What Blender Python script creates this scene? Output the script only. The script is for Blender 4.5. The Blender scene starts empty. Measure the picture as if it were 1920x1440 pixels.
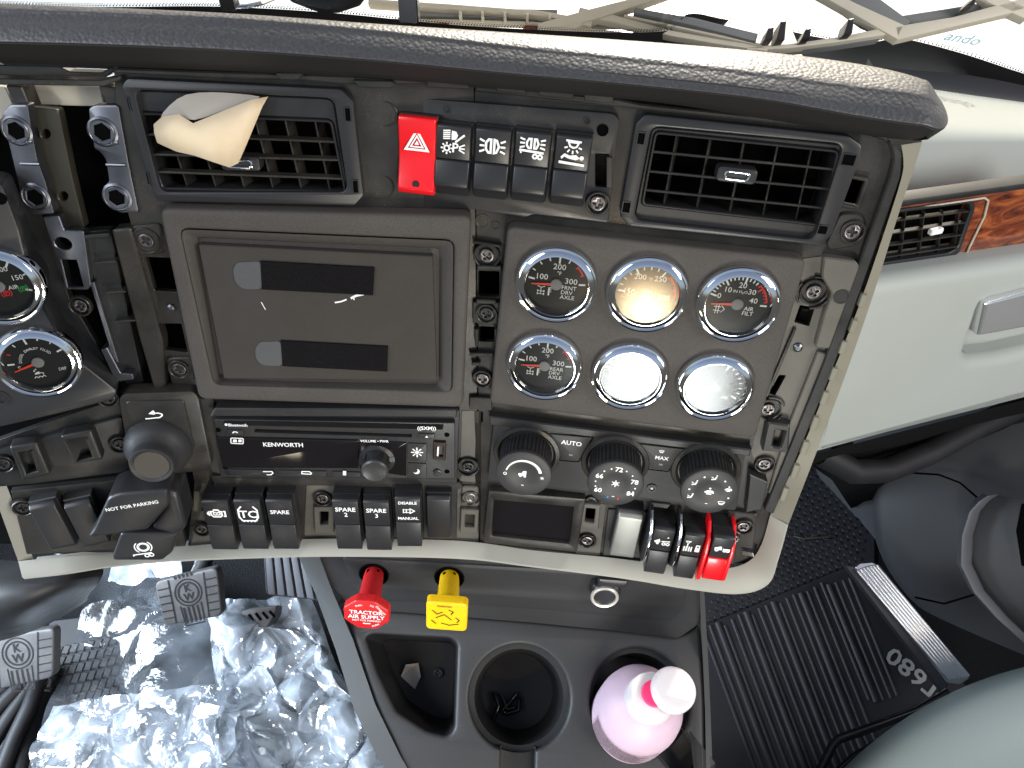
import bpy, bmesh, math, random
from mathutils import Vector, Matrix, noise
from mathutils.geometry import tessellate_polygon
R_ = math.radians
random.seed(7)
scene = bpy.context.scene
COL = scene.collection

# ------------------------------------------------------------------ camera
F = 1400.0                      # focal length in photograph pixels (1920 wide)
PITCH, ROLL = R_(52), R_(4)
CAM = Vector((0, 0, 1.22))
c_f = Vector((0, math.cos(PITCH), -math.sin(PITCH)))
_r0 = Vector((1, 0, 0)); _u0 = Vector((0, math.sin(PITCH), math.cos(PITCH)))
c_r = _r0*math.cos(ROLL) + _u0*math.sin(ROLL)
c_u = _u0*math.cos(ROLL) - _r0*math.sin(ROLL)
cd = bpy.data.cameras.new('camera'); cam = bpy.data.objects.new('camera', cd); COL.objects.link(cam)
cd.sensor_width = 36; cd.sensor_fit = 'HORIZONTAL'; cd.lens = 36*F/1920
cd.clip_start = 0.02; cd.clip_end = 400
m3 = Matrix((c_r, c_u, -c_f)).transposed()
cam.matrix_world = Matrix.Translation(CAM) @ m3.to_4x4()
scene.camera = cam

# ------------------------------------------------------------------ light
SUN_EL, SUN_AZ = R_(27.5), R_(8)          # low in front of the windscreen, a little to the right
wd = bpy.data.worlds.new('World'); scene.world = wd; wd.use_nodes = True
nt = wd.node_tree; nt.nodes.clear()
wo = nt.nodes.new('ShaderNodeOutputWorld'); bg = nt.nodes.new('ShaderNodeBackground')
sk = nt.nodes.new('ShaderNodeTexSky'); sk.sky_type = 'NISHITA'; sk.sun_disc = False
sk.sun_elevation = SUN_EL; sk.sun_rotation = SUN_AZ; sk.air_density = .8; sk.dust_density = 5.0; sk.ozone_density = .3
bg.inputs['Strength'].default_value = 0.15
nt.links.new(sk.outputs[0], bg.inputs[0])
bg2 = nt.nodes.new('ShaderNodeBackground'); bg2.inputs[0].default_value = (.10, .098, .095, 1)      # light bounced about the cab
ad = nt.nodes.new('ShaderNodeAddShader'); nt.links.new(bg.outputs[0], ad.inputs[0]); nt.links.new(bg2.outputs[0], ad.inputs[1])
nt.links.new(ad.outputs[0], wo.inputs[0])
sd = bpy.data.lights.new('sun', 'SUN'); so = bpy.data.objects.new('sun', sd); COL.objects.link(so)
sd.energy = 5.0; sd.angle = R_(0.5); sd.color = (1.0, 0.94, 0.85)
sdir = Vector((math.sin(SUN_AZ)*math.cos(SUN_EL), math.cos(SUN_AZ)*math.cos(SUN_EL), math.sin(SUN_EL)))
so.rotation_euler = sdir.to_track_quat('Z', 'Y').to_euler()
def area(name, loc, target, sx, sy, power, col):
    d = bpy.data.lights.new(name, 'AREA'); o = bpy.data.objects.new(name, d); COL.objects.link(o)
    d.shape = 'RECTANGLE'; d.size = sx; d.size_y = sy; d.energy = power; d.color = col
    o.location = loc; o.rotation_euler = (Vector(loc)-Vector(target)).to_track_quat('Z', 'Y').to_euler()
    return o
area('driver_window_light', (-1.05, -.30, 1.60), (0, .40, .80), .9, .7, 13, (.93, .97, 1.0))
area('passenger_window_light', (1.35, -.35, 1.60), (.1, .40, .80), .8, .6, 24, (1.0, .95, .88))
area('door_opening_light', (-.95, .30, .62), (-.26, .52, .08), .6, .6, 16, (.74, .87, 1.0)).data.spread = R_(80)
area('radio_glare_lamp', (-.33, -.318, .455), (-.22, .38, .66), .15, .03, .22, (1.0, .88, .66))  # lamp added for the tan patch mirrored in the radio face
# two lamps added behind the camera: their mirror images make the gauge glare
area('gauge_glare_lamp', (.168, -.374, .613), (.125, .38, .75), .235, .15, 3.2, (.95, 1.0, .99))
area('warm_glare_lamp', (.127, -.368, .745), (.125, .38, .80), .06, .036, 1.3, (1.0, .74, .42))
scene.view_settings.view_transform = 'Standard'; scene.view_settings.look = 'None'
scene.view_settings.gamma = 1; scene.view_settings.exposure = 0.0
scene.view_settings.use_curve_mapping = False
scene.cycles.use_denoising = True
scene.cycles.max_bounces = 8; scene.cycles.transparent_max_bounces = 12

# ------------------------------------------------------------------ pixel <-> place
def ray(x, y): return c_f + c_r*((x-960)/F) - c_u*((y-720)/F)
def at(x, y, d): return CAM + ray(x, y)*d
class Frame:
    """a flat face of the place: origin, U to the right, V up the face, N out of it"""
    def __init__(s, O, yaw, tilt, spin=0):
        a, t = R_(yaw), R_(tilt)
        s.O = Vector(O)
        s.N = Vector((math.sin(a)*math.cos(t), -math.cos(a)*math.cos(t), math.sin(t)))
        u = Vector((math.cos(a), math.sin(a), 0)); v = s.N.cross(u)
        c, n = math.cos(R_(spin)), math.sin(R_(spin))
        s.U = u*c + v*n; s.V = v*c - u*n
    def uv(s, x, y, w=0):
        d = ray(x, y); t = (s.O + s.N*w - CAM).dot(s.N)/d.dot(s.N)
        q = CAM + d*t - s.O
        return q.dot(s.U), q.dot(s.V)
    def P(s, u, v, w=0): return s.O + s.U*u + s.V*v + s.N*w
    def hit(s, x, y, w=0): return s.P(*s.uv(x, y, w), w)
    def mat(s, u=0, v=0, w=0):
        m = Matrix((s.U, s.V, s.N)).transposed().to_4x4(); m.translation = s.P(u, v, w); return m

# ------------------------------------------------------------------ 2D helpers
def area2(p): return sum(p[i][0]*p[(i+1) % len(p)][1]-p[(i+1) % len(p)][0]*p[i][1] for i in range(len(p)))/2
def rpoly(pts, r, seg=4):
    """polygon with rounded corners; r one number or one per corner"""
    n = len(pts); out = []
    for i in range(n):
        rr = r[i] if isinstance(r, (list, tuple)) else r
        p = Vector(pts[i][:2]); a = Vector(pts[i-1][:2])-p; b = Vector(pts[(i+1) % n][:2])-p
        la, lb = a.length, b.length
        rr = min(rr, la*.48, lb*.48)
        if rr < 1e-5: out.append((p.x, p.y)); continue
        p0 = p + a*(rr/la); p2 = p + b*(rr/lb)
        for k in range(seg+1):
            t = k/seg
            q = p0*(1-t)**2 + p*(2*t*(1-t)) + p2*t*t
            out.append((q.x, q.y))
    return out
def rect(u0, u1, v0, v1, r=0, seg=3):
    p = [(u0, v0), (u1, v0), (u1, v1), (u0, v1)]
    return rpoly(p, r, seg) if r else p
def circ(r, n=32, c=(0, 0), ry=None, a0=0):
    ry = ry or r
    return [(c[0]+r*math.cos(a0+2*math.pi*i/n), c[1]+ry*math.sin(a0+2*math.pi*i/n)) for i in range(n)]
def arc(r, a, b, n=12, c=(0, 0)):
    return [(c[0]+r*math.cos(R_(a+(b-a)*i/n)), c[1]+r*math.sin(R_(a+(b-a)*i/n))) for i in range(n+1)]
def offset(p, d):
    """move a closed loop to its left by d"""
    n = len(p); out = []
    for i in range(n):
        a = Vector(p[i-1]); b = Vector(p[i]); c = Vector(p[(i+1) % n])
        e1 = (b-a); e2 = (c-b)
        if e1.length < 1e-9: e1 = e2
        if e2.length < 1e-9: e2 = e1
        e1 = e1.normalized(); e2 = e2.normalized()
        n1 = Vector((-e1.y, e1.x)); n2 = Vector((-e2.y, e2.x)); m = n1+n2
        if m.length < 1e-6: m = n1
        m.normalize(); k = max(.5, m.dot(n1))
        q = b + m*(d/k); out.append((q.x, q.y))
    return out

# ------------------------------------------------------------------ mesh builder
class B:
    def __init__(s): s.v = []; s.f = []; s.bev = None
    def add(s, verts, faces, M=None):
        o = len(s.v)
        s.v += [tuple(M @ Vector(q)) if M else tuple(q) for q in verts]
        s.f += [tuple(i+o for i in f) for f in faces]; return s
    def plate(s, outer, w0, w1, bev=0, holes=(), back=False, M=None, seg=1):
        loops = [list(outer) if area2(outer) > 0 else list(outer)[::-1]]
        loops += [list(h) if area2(h) < 0 else list(h)[::-1] for h in holes]
        vs, fs = [], []
        up = w1 > w0; sg = 1 if up else -1
        levels = [(0, w0)]
        if bev:
            for k in range(seg+1):
                a = math.pi/2*k/seg
                levels.append((bev*(1-math.cos(a)), w1-sg*bev*(1-math.sin(a))))
        else: levels.append((0, w1))
        tops = []; bots = []
        for lp in loops:
            n = len(lp); rings = []
            for d, w in levels:
                q = offset(lp, d) if d else lp
                rings.append(len(vs)); vs += [(x, y, w) for x, y in q]
            for k in range(len(rings)-1):
                a, b = rings[k], rings[k+1]
                for i in range(n):
                    j = (i+1) % n
                    fs.append((a+i, a+j, b+j, b+i) if up else (a+j, a+i, b+i, b+j))
            tops.append((rings[-1], n)); bots.append((rings[0], n))
        def cap(rs, flip):
            idx = [i for st, n in rs for i in range(st, st+n)]
            lists = [[Vector((vs[i][0], vs[i][1], 0)) for i in range(st, st+n)] for st, n in rs]
            for t in tessellate_polygon(lists):
                a, b, c = (idx[i] for i in t)
                ar = (vs[b][0]-vs[a][0])*(vs[c][1]-vs[a][1])-(vs[c][0]-vs[a][0])*(vs[b][1]-vs[a][1])
                if abs(ar) < 1e-14: continue
                if (ar < 0) != flip: b, c = c, b
                fs.append((a, b, c))
        cap(tops, not up)
        if back: cap(bots, up)
        return s.add(vs, fs, M)
    def box(s, u0, u1, v0, v1, w0, w1, bev=0, M=None, r=0, seg=1):
        return s.plate(rect(u0, u1, v0, v1, r), w0, w1, bev, back=True, M=M, seg=seg)
    def lathe(s, prof, n=32, c=(0, 0), M=None, cap0=False, cap1=True, a0=0):
        vs = []; fs = []
        for r, w in prof:
            vs += [(c[0]+r*math.cos(a0+2*math.pi*i/n), c[1]+r*math.sin(a0+2*math.pi*i/n), w) for i in range(n)]
        for k in range(len(prof)-1):
            for i in range(n):
                j = (i+1) % n; fs.append((k*n+i, k*n+j, (k+1)*n+j, (k+1)*n+i))
        if cap1: fs.append(tuple((len(prof)-1)*n+i for i in range(n)))
        if cap0: fs.append(tuple(n-1-i for i in range(n)))
        return s.add(vs, fs, M)
    def grid(s, rows, closed=False, M=None, flip=False):
        n = len(rows[0]); vs = [tuple(p) for r in rows for p in r]; fs = []
        for k in range(len(rows)-1):
            for i in range(n if closed else n-1):
                j = (i+1) % n
                f = (k*n+i, k*n+j, (k+1)*n+j, (k+1)*n+i)
                fs.append(f[::-1] if flip else f)
        return s.add(vs, fs, M)
    def prism(s, prof, u0, u1, M=None):
        """side profile of (v, w) points swept along u"""
        if area2(prof) < 0: prof = prof[::-1]
        n = len(prof)
        vs = [(u0, v, w) for v, w in prof]+[(u1, v, w) for v, w in prof]
        fs = [(i+n, (i+1) % n+n, (i+1) % n, i)[::-1] for i in range(n)]
        fs += [tuple(range(n))[::-1], tuple(i+n for i in range(n))]
        return s.add(vs, fs, M)
    def tube(s, path, r, n=10, M=None, cap=True):
        path = [Vector(p) for p in path]; rows = []
        t0 = (path[1]-path[0]).normalized(); up = t0.orthogonal().normalized()
        for i, p in enumerate(path):
            t = (path[min(i+1, len(path)-1)]-path[max(i-1, 0)]).normalized()
            up = (up - t*up.dot(t)).normalized(); sd_ = t.cross(up)
            rr = r[i] if isinstance(r, (list, tuple)) else r
            rows.append([p+(up*math.cos(2*math.pi*k/n)+sd_*math.sin(2*math.pi*k/n))*rr for k in range(n)])
        o = len(s.v); s.grid(rows, True, M, flip=False)
        if cap: s.f.append(tuple(o+k for k in range(n))[::-1]); s.f.append(tuple(o+(len(path)-1)*n+k for k in range(n)))
        return s
    def stroke(s, pts, wd_, w, closed=False, h=.0002, M=None):
        """flat printed line"""
        p = [Vector(q[:2]) for q in pts]
        if closed:
            lp = [tuple(q) for q in p]
            if area2(lp) < 0: lp = lp[::-1]
            return s.plate(offset(lp, -wd_/2), w, w+h, holes=[offset(lp, wd_/2)], M=M)
        L, Rr = [], []
        for i, q in enumerate(p):
            a = p[max(i-1, 0)]; b = p[min(i+1, len(p)-1)]
            e1 = (q-a); e2 = (b-q)
            if i == 0: e1 = e2
            if i == len(p)-1: e2 = e1
            e1 = e1.normalized(); e2 = e2.normalized()
            n1 = Vector((-e1.y, e1.x)); m = n1+Vector((-e2.y, e2.x))
            m = m.normalized() if m.length > 1e-6 else n1
            k = max(.55, m.dot(n1)); d = m*(wd_/2/k)
            L.append(q+d); Rr.append(q-d)
        n = len(p); vs = [(q.x, q.y, w+h) for q in L]+[(q.x, q.y, w+h) for q in Rr]
        return s.add(vs, [(n+i, n+i+1, i+1, i) for i in range(n-1)], M)
    def poly(s, pts, w, h=.0002, M=None): return s.plate(pts, w, w+h, M=M)
    def text(s, body, size, c=(0, 0), w=0, rot=0, bold=0.0, sx=1.0, align='CENTER', M=None, space=1.0):
        cu = bpy.data.curves.new('t', 'FONT'); cu.body = body; cu.size = size; cu.align_x = align; cu.align_y = 'CENTER'
        cu.resolution_u = 2; cu.offset = bold*size; cu.fill_mode = 'FRONT'; cu.space_character = space
        ob = bpy.data.objects.new('t', cu); me = bpy.data.meshes.new_from_object(ob)
        a = R_(rot); cs, sn = math.cos(a), math.sin(a)
        vs = []
        for v in me.vertices:
            x, y = v.co.x*sx, v.co.y
            vs.append((c[0]+x*cs-y*sn, c[1]+x*sn+y*cs, w+.0003))
        fs = [tuple(p.vertices) for p in me.polygons]
        bpy.data.objects.remove(ob); bpy.data.curves.remove(cu); bpy.data.meshes.remove(me)
        return s.add(vs, fs, M)
    def bevel(s, width, seg=2, angle=30):
        s.bev = (width, seg, R_(angle)); return s

def build(b, name, mat_, smooth=35):
    me = bpy.data.meshes.new(name); me.from_pydata(b.v, [], b.f)
    if b.bev:
        bm = bmesh.new(); bm.from_mesh(me)
        bmesh.ops.remove_doubles(bm, verts=bm.verts, dist=1e-6)
        es = [e for e in bm.edges if len(e.link_faces) == 2 and e.calc_face_angle(0) > b.bev[2]]
        bmesh.ops.bevel(bm, geom=es, offset=b.bev[0], segments=b.bev[1], affect='EDGES', profile=.5, clamp_overlap=True)
        bm.to_mesh(me); bm.free()
    me.materials.append(mat_)
    if smooth:
        me.polygons.foreach_set('use_smooth', [True]*len(me.polygons))
        me.set_sharp_from_angle(angle=R_(smooth))
    me.update(); return me
def part(name, b, mat_, parent=None, smooth=35, label=None, M=None):
    me = b if isinstance(b, bpy.types.Mesh) else build(b, name, mat_, smooth)
    o = bpy.data.objects.new(name, me); COL.objects.link(o)
    if parent: o.parent = parent
    if M: o.matrix_basis = M
    if label: o['label'] = label
    return o
def tag(o, label, cat=None, group=None, kind=None):
    o['label'] = label
    if cat: o['category'] = cat
    if group: o['group'] = group
    if kind: o['kind'] = kind
    return o
def struct(name, b, mat_, smooth=35):
    o = part(name, b, mat_, None, smooth); o['kind'] = 'structure'; return o
class Thing:
    """an Empty on a frame; its meshes live in the frame's own u, v, w, measured from the Empty"""
    def __init__(s, name, label, cat, fr, px=None, w=0, group=None, uv=None):
        s.fr = fr; s.o0 = uv or (fr.uv(px[0], px[1], w) if px else (0, 0)); s.w = w
        s.e = bpy.data.objects.new(name, None); COL.objects.link(s.e); s.e.empty_display_size = .02
        s.e.matrix_world = fr.mat(s.o0[0], s.o0[1], w) if fr else Matrix()
        tag(s.e, label, cat, group)
    def q(s, pts, w=0):
        r = []
        for x, y in pts:
            u, v = s.fr.uv(x, y, s.w+w); r.append((u-s.o0[0], v-s.o0[1]))
        return r
    def q1(s, x, y, w=0): return s.q([(x, y)], w)[0]
    def loc(s, p):
        """world point -> this thing's own coordinates"""
        d = Vector(p)-s.fr.P(s.o0[0], s.o0[1], s.w)
        return Vector((d.dot(s.fr.U), d.dot(s.fr.V), d.dot(s.fr.N)))
    def part(s, name, b, mat_, parent=None, **k): return part(name, b, mat_, parent or s.e, **k)

# ------------------------------------------------------------------ materials
MT = {}
def mat(name, col, rough=.5, metal=0, spec=.5, bump=None, speck=None, dust=None, coat=0, wear=None, trans=0, emit=None, ior=1.45, sss=0, alpha=1, rvar=0):
    m = bpy.data.materials.new(name); m.use_nodes = True; n = m.node_tree; n.nodes.clear(); L = n.links.new
    out = n.nodes.new('ShaderNodeOutputMaterial'); p = n.nodes.new('ShaderNodeBsdfPrincipled'); L(p.outputs[0], out.inputs[0])
    col4 = (*col, 1); p.inputs['Base Color'].default_value = col4
    p.inputs['Roughness'].default_value = rough; p.inputs['Metallic'].default_value = metal
    p.inputs['Specular IOR Level'].default_value = spec; p.inputs['Coat Weight'].default_value = coat
    p.inputs['Coat Roughness'].default_value = .08
    p.inputs['Transmission Weight'].default_value = trans; p.inputs['IOR'].default_value = ior
    p.inputs['Alpha'].default_value = alpha
    if sss: p.inputs['Subsurface Weight'].default_value = sss; p.inputs['Subsurface Radius'].default_value = (.01, .008, .008)
    tc = n.nodes.new('ShaderNodeTexCoord')
    geo = n.nodes.new('ShaderNodeNewGeometry')
    src = geo.outputs['Position']          # place coordinates, metres
    last = None
    def noise_(scale, detail=3, rough_=.55):
        t = n.nodes.new('ShaderNodeTexNoise'); t.inputs['Scale'].default_value = scale; t.inputs['Detail'].default_value = detail
        t.inputs['Roughness'].default_value = rough_; L(src, t.inputs['Vector']); return t
    def ramp(sock, a, b):
        r = n.nodes.new('ShaderNodeMapRange'); r.inputs['From Min'].default_value = a; r.inputs['From Max'].default_value = b
        L(sock, r.inputs['Value']); return r.outputs[0]
    def mix(fac, a, b):
        x = n.nodes.new('ShaderNodeMix'); x.data_type = 'RGBA'
        if isinstance(fac, float): x.inputs[0].default_value = fac
        else: L(fac, x.inputs[0])
        for sock, v in ((x.inputs[6], a), (x.inputs[7], b)):
            if isinstance(v, tuple): sock.default_value = v
            else: L(v, sock)
        return x.outputs[2]
    c = None
    if speck:                              # fine moulded speckle (scale, amount)
        t = noise_(speck[0], 2); f = ramp(t.outputs[0], .35, .7)
        k = speck[1]; c = mix(f, tuple(x*(1-k) for x in col)+(1,), tuple(min(1, x*(1+k)) for x in col)+(1,))
    if wear:                               # broad blotches (scale, colour, amount)
        t = noise_(wear[0], 5, .65); f = ramp(t.outputs[0], .42, .75)
        mm = n.nodes.new('ShaderNodeMath'); mm.operation = 'MULTIPLY'; L(f, mm.inputs[0]); mm.inputs[1].default_value = wear[2]
        c = mix(mm.outputs[0], c or col4, (*wear[1], 1))
    if dust:                               # dust specks (amount)
        t = noise_(1400, 1); f = ramp(t.outputs[0], .68, .74)
        t2 = noise_(22, 4); f2 = ramp(t2.outputs[0], .45, .7)
        mm = n.nodes.new('ShaderNodeMath'); mm.operation = 'MULTIPLY'; L(f, mm.inputs[0]); L(f2, mm.inputs[1])
        m2 = n.nodes.new('ShaderNodeMath'); m2.operation = 'MULTIPLY_ADD'; L(f2, m2.inputs[0]); m2.inputs[1].default_value = dust*.25
        L(mm.outputs[0], m2.inputs[2])
        m3_ = n.nodes.new('ShaderNodeMath'); m3_.operation = 'MULTIPLY'; L(m2.outputs[0], m3_.inputs[0]); m3_.inputs[1].default_value = min(1, dust)
        c = mix(m3_.outputs[0], c or col4, (.22, .20, .17, 1))
    if c: L(c, p.inputs['Base Color'])
    if rvar:
        t = noise_(30, 4); r = n.nodes.new('ShaderNodeMapRange'); r.inputs['To Min'].default_value = max(.02, rough-rvar); r.inputs['To Max'].default_value = min(1, rough+rvar)
        r.inputs['From Min'].default_value = .3; r.inputs['From Max'].default_value = .7
        L(t.outputs[0], r.inputs['Value']); L(r.outputs[0], p.inputs['Roughness'])
    if bump:                               # (kind, scale, strength, distance)
        if bump[0] == 'voronoi':
            t = n.nodes.new('ShaderNodeTexVoronoi'); t.feature = 'SMOOTH_F1'; t.inputs['Smoothness'].default_value = .35
            t.inputs['Scale'].default_value = bump[1]; L(src, t.inputs['Vector']); hs = t.outputs['Distance']; inv = True
        else:
            t = noise_(bump[1], 3); hs = t.outputs[0]; inv = False
        bn = n.nodes.new('ShaderNodeBump'); bn.inputs['Strength'].default_value = bump[2]; bn.inputs['Distance'].default_value = bump[3]
        bn.invert = inv; L(hs, bn.inputs['Height']); L(bn.outputs[0], p.inputs['Normal'])
    if emit: p.inputs['Emission Color'].default_value = (*emit[0], 1); p.inputs['Emission Strength'].default_value = emit[1]
    MT[name] = m; return m
mat('black', (.016, .016, .017), .42, bump=('noise', 2500, .12, .0004), dust=.28, rvar=.1)
mat('black_satin', (.020, .020, .022), .36, bump=('noise', 3000, .08, .0003), dust=.16)
mat('gloss_black', (.008, .007, .008), .07, dust=.06, rvar=.03)
mat('carrier', (.016, .0148, .0132), .36, bump=('noise', 900, .12, .0006), dust=.55, wear=(14, (.034, .030, .025), .6), rvar=.14)
mat('carrier_black', (.014, .014, .014), .4, bump=('noise', 1200, .12, .0005), dust=.5, rvar=.12)
mat('cavity', (.003, .003, .003), .9, spec=0)  # shade inside holes and gaps is put into this near-black
mat('carrier_lit', (.085, .080, .068), .45, bump=('noise', 900, .12, .0006), dust=.5, wear=(14, (.115, .105, .088), .6), rvar=.12)  # carrier plastic with the brighter light on it put into the colour
mat('panel', (.058, .052, .047), .62, spec=.35, bump=('noise', 2600, .35, .0004), speck=(2200, .35), dust=.35)
mat('board', (.040, .036, .0315), .72, spec=.25, bump=('noise', 500, .1, .0005), speck=(1500, .12), wear=(20, (.050, .046, .042), .5))
mat('pad', (.045, .045, .048), .43, spec=.75, bump=('voronoi', 420, .40, .0008), speck=(600, .2))
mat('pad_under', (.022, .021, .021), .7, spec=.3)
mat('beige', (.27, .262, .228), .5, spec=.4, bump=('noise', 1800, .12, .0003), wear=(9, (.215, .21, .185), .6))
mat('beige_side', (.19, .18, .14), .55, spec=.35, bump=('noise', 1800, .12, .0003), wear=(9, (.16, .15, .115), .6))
mat('grey_dash', (.36, .385, .362), .5, spec=.4, bump=('noise', 1500, .12, .0004), wear=(6, (.335, .36, .338), .6))
mat('chrome', (.82, .83, .85), .07, metal=1)
mat('steel', (.155, .16, .18), .40, metal=1, bump=('noise', 160, .06, .001), rvar=.1)
mat('screw_steel', (.16, .15, .15), .38, metal=1, rvar=.1)
mat('olive', (.032, .030, .021), .42)
mat('knob_cap', (.07, .07, .072), .3, metal=.5)
mat('socket_ring', (.72, .68, .60), .35, metal=.6)
mat('silver', (.62, .63, .66), .3, metal=1, bump=('noise', 300, .05, .0005))
mat('red', (.72, .008, .014), .28, spec=.5, coat=.3, bump=('noise', 1500, .04, .0003))
mat('red_dull', (.55, .015, .018), .42, spec=.5, speck=(700, .15))
mat('yellow', (.86, .52, .005), .4, spec=.5, speck=(700, .1), wear=(40, (.75, .42, .01), .6))
mat('print', (.82, .82, .80), .6, spec=.2)
mat('print_red', (.75, .03, .03), .5, spec=.2)
mat('print_green', (.03, .30, .08), .5, spec=.2)
mat('print_blue', (.05, .25, .7), .5, spec=.2)
mat('print_grey', (.25, .25, .25), .6, spec=.2)
mat('print_dark', (.03, .02, .02), .6, spec=.2)
mat('needle', (.85, .06, .03), .4, spec=.3)
mat('dial', (.012, .014, .014), .6, spec=.2)
mat('velcro', (.010, .009, .010), .95, spec=.1, bump=('noise', 2600, .9, .0012), speck=(2200, .6))
mat('tab', (.075, .078, .082), .35, spec=.5, speck=(1800, .15))
mat('tape', (.68, .55, .38), .6, spec=.3, sss=.25, bump=('noise', 60, .2, .002), wear=(25, (.72, .62, .46), .8))
mat('tape_back', (.34, .315, .28), .45, spec=.4, sss=.1, bump=('noise', 60, .2, .002))
mat('rubber', (.014, .014, .016), .55, spec=.4, bump=('noise', 500, .1, .001), dust=.25)
mat('mat_rubber', (.012, .012, .015), .6, spec=.5, bump=('noise', 700, .15, .0006), dust=.06)
mat('pedal', (.040, .037, .038), .55, spec=.4, bump=('noise', 900, .15, .0006), wear=(35, (.075, .069, .066), .7))
mat('groove', (.012, .011, .011), .8, spec=.2)
mat('latch_chrome', (.70, .72, .72), .14, metal=.75)
mat('knob_brown', (.055, .048, .042), .4)
mat('console', (.027, .027, .0285), .5, spec=.45, bump=('noise', 1400, .2, .0004), speck=(1300, .25), wear=(12, (.034, .033, .033), .5))
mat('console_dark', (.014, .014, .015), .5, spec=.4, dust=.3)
mat('console_trim', (.055, .057, .058), .5, spec=.4, bump=('noise', 1500, .1, .0004), wear=(15, (.045, .047, .047), .6))
mat('carpet', (.010, .010, .011), .95, spec=.1, bump=('noise', 350, 1, .004))
mat('deck', (.05, .048, .045), .38, spec=.5, bump=('noise', 1300, .2, .0004))
mat('door_dark', (.038, .039, .042), .6, spec=.35, bump=('noise', 1300, .25, .0006))
mat('door_trim', (.075, .076, .085), .4, spec=.4)
mat('seat', (.20, .238, .238), .5, spec=.45, bump=('voronoi', 420, .25, .0006))
mat('bottle', (.54, .40, .49), .5, spec=.5, sss=.35)
mat('bottle_cap', (.64, .60, .62), .4, spec=.5, sss=.2)
mat('pink', (.80, .04, .16), .4, spec=.4)
mat('label_grey', (.42, .30, .36), .6, speck=(900, .4))
mat('white_hood', (.66, .74, .82), .25, coat=.5)
mat('trim_back', (.48, .44, .36), .55, spec=.3, bump=('noise', 900, .15, .0005), wear=(12, (.42, .385, .31), .6))
mat('trim_grey', (.15, .155, .155), .6, spec=.3)
mat('silver_blank', (.30, .30, .28), .38, metal=.6, rvar=.1)
mat('socket_in', (.05, .038, .03), .35, metal=.8)
mat('foil_paper', (.45, .42, .38), .6)
mat('frit', (.010, .009, .010), .5)
mat('sky_blue_print', (.55, .85, .95), .5)
mat('smear', (.75, .74, .72), .3)
def glass_mat(name, tint=(1, 1, 1), gloss=.02, boost=1.0):
    m = bpy.data.materials.new(name); m.use_nodes = True; n = m.node_tree; n.nodes.clear(); L = n.links.new
    out = n.nodes.new('ShaderNodeOutputMaterial'); mx = n.nodes.new('ShaderNodeMixShader')
    tr = n.nodes.new('ShaderNodeBsdfTransparent'); tr.inputs[0].default_value = (*tint, 1)
    gl = n.nodes.new('ShaderNodeBsdfGlossy'); gl.inputs['Roughness'].default_value = gloss
    fr = n.nodes.new('ShaderNodeFresnel'); fr.inputs[0].default_value = 1.5
    mu = n.nodes.new('ShaderNodeMath'); mu.operation = 'MULTIPLY'; mu.use_clamp = True; mu.inputs[1].default_value = boost
    L(fr.outputs[0], mu.inputs[0]); L(mu.outputs[0], mx.inputs[0]); L(tr.outputs[0], mx.inputs[1]); L(gl.outputs[0], mx.inputs[2]); L(mx.outputs[0], out.inputs[0])
    MT[name] = m; return m
glass_mat('glass', (.96, .97, .96), .16, 1.3)
glass_mat('windscreen', (.93, .96, .95), .01, 1.0)
def film(name, clear, white, gloss, rough=.12):
    m = bpy.data.materials.new(name); m.use_nodes = True; n = m.node_tree; n.nodes.clear(); L = n.links.new
    out = n.nodes.new('ShaderNodeOutputMaterial'); tr = n.nodes.new('ShaderNodeBsdfTransparent'); tr.inputs[0].default_value = (.92, .95, .98, 1)
    df = n.nodes.new('ShaderNodeBsdfDiffuse'); df.inputs[0].default_value = (.80, .88, .99, 1)
    tl = n.nodes.new('ShaderNodeBsdfTranslucent'); tl.inputs[0].default_value = (.75, .80, .88, 1)
    gl = n.nodes.new('ShaderNodeBsdfGlossy'); gl.inputs['Roughness'].default_value = rough
    m1 = n.nodes.new('ShaderNodeMixShader'); m1.inputs[0].default_value = .5; L(df.outputs[0], m1.inputs[1]); L(tl.outputs[0], m1.inputs[2])
    g = n.nodes.new('ShaderNodeNewGeometry'); t = n.nodes.new('ShaderNodeTexNoise'); t.inputs['Scale'].default_value = 16; t.inputs['Detail'].default_value = 5; L(g.outputs['Position'], t.inputs['Vector'])
    r = n.nodes.new('ShaderNodeMapRange'); r.inputs['From Min'].default_value = .35; r.inputs['From Max'].default_value = .7; r.inputs['To Min'].default_value = white*.2; r.inputs['To Max'].default_value = white*1.5; L(t.outputs[0], r.inputs['Value'])
    m2 = n.nodes.new('ShaderNodeMixShader'); L(r.outputs[0], m2.inputs[0]); L(tr.outputs[0], m2.inputs[1]); L(m1.outputs[0], m2.inputs[2])
    m3_ = n.nodes.new('ShaderNodeMixShader'); lw = n.nodes.new('ShaderNodeFresnel'); lw.inputs[0].default_value = 1.5
    mu = n.nodes.new('ShaderNodeMath'); mu.operation = 'MULTIPLY_ADD'; mu.use_clamp = True; mu.inputs[1].default_value = 1.5; mu.inputs[2].default_value = gloss
    L(lw.outputs[0], mu.inputs[0]); L(mu.outputs[0], m3_.inputs[0]); L(m2.outputs[0], m3_.inputs[1]); L(gl.outputs[0], m3_.inputs[2])
    bt = n.nodes.new('ShaderNodeTexNoise'); bt.inputs['Scale'].default_value = 90; bt.inputs['Detail'].default_value = 3; L(g.outputs['Position'], bt.inputs['Vector'])
    bn = n.nodes.new('ShaderNodeBump'); bn.inputs['Strength'].default_value = .15; bn.inputs['Distance'].default_value = .004; L(bt.outputs[0], bn.inputs['Height']); L(bn.outputs[0], gl.inputs['Normal'])
    L(m3_.outputs[0], out.inputs[0]); MT[name] = m
film('film', .8, .10, .08, .08)
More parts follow.
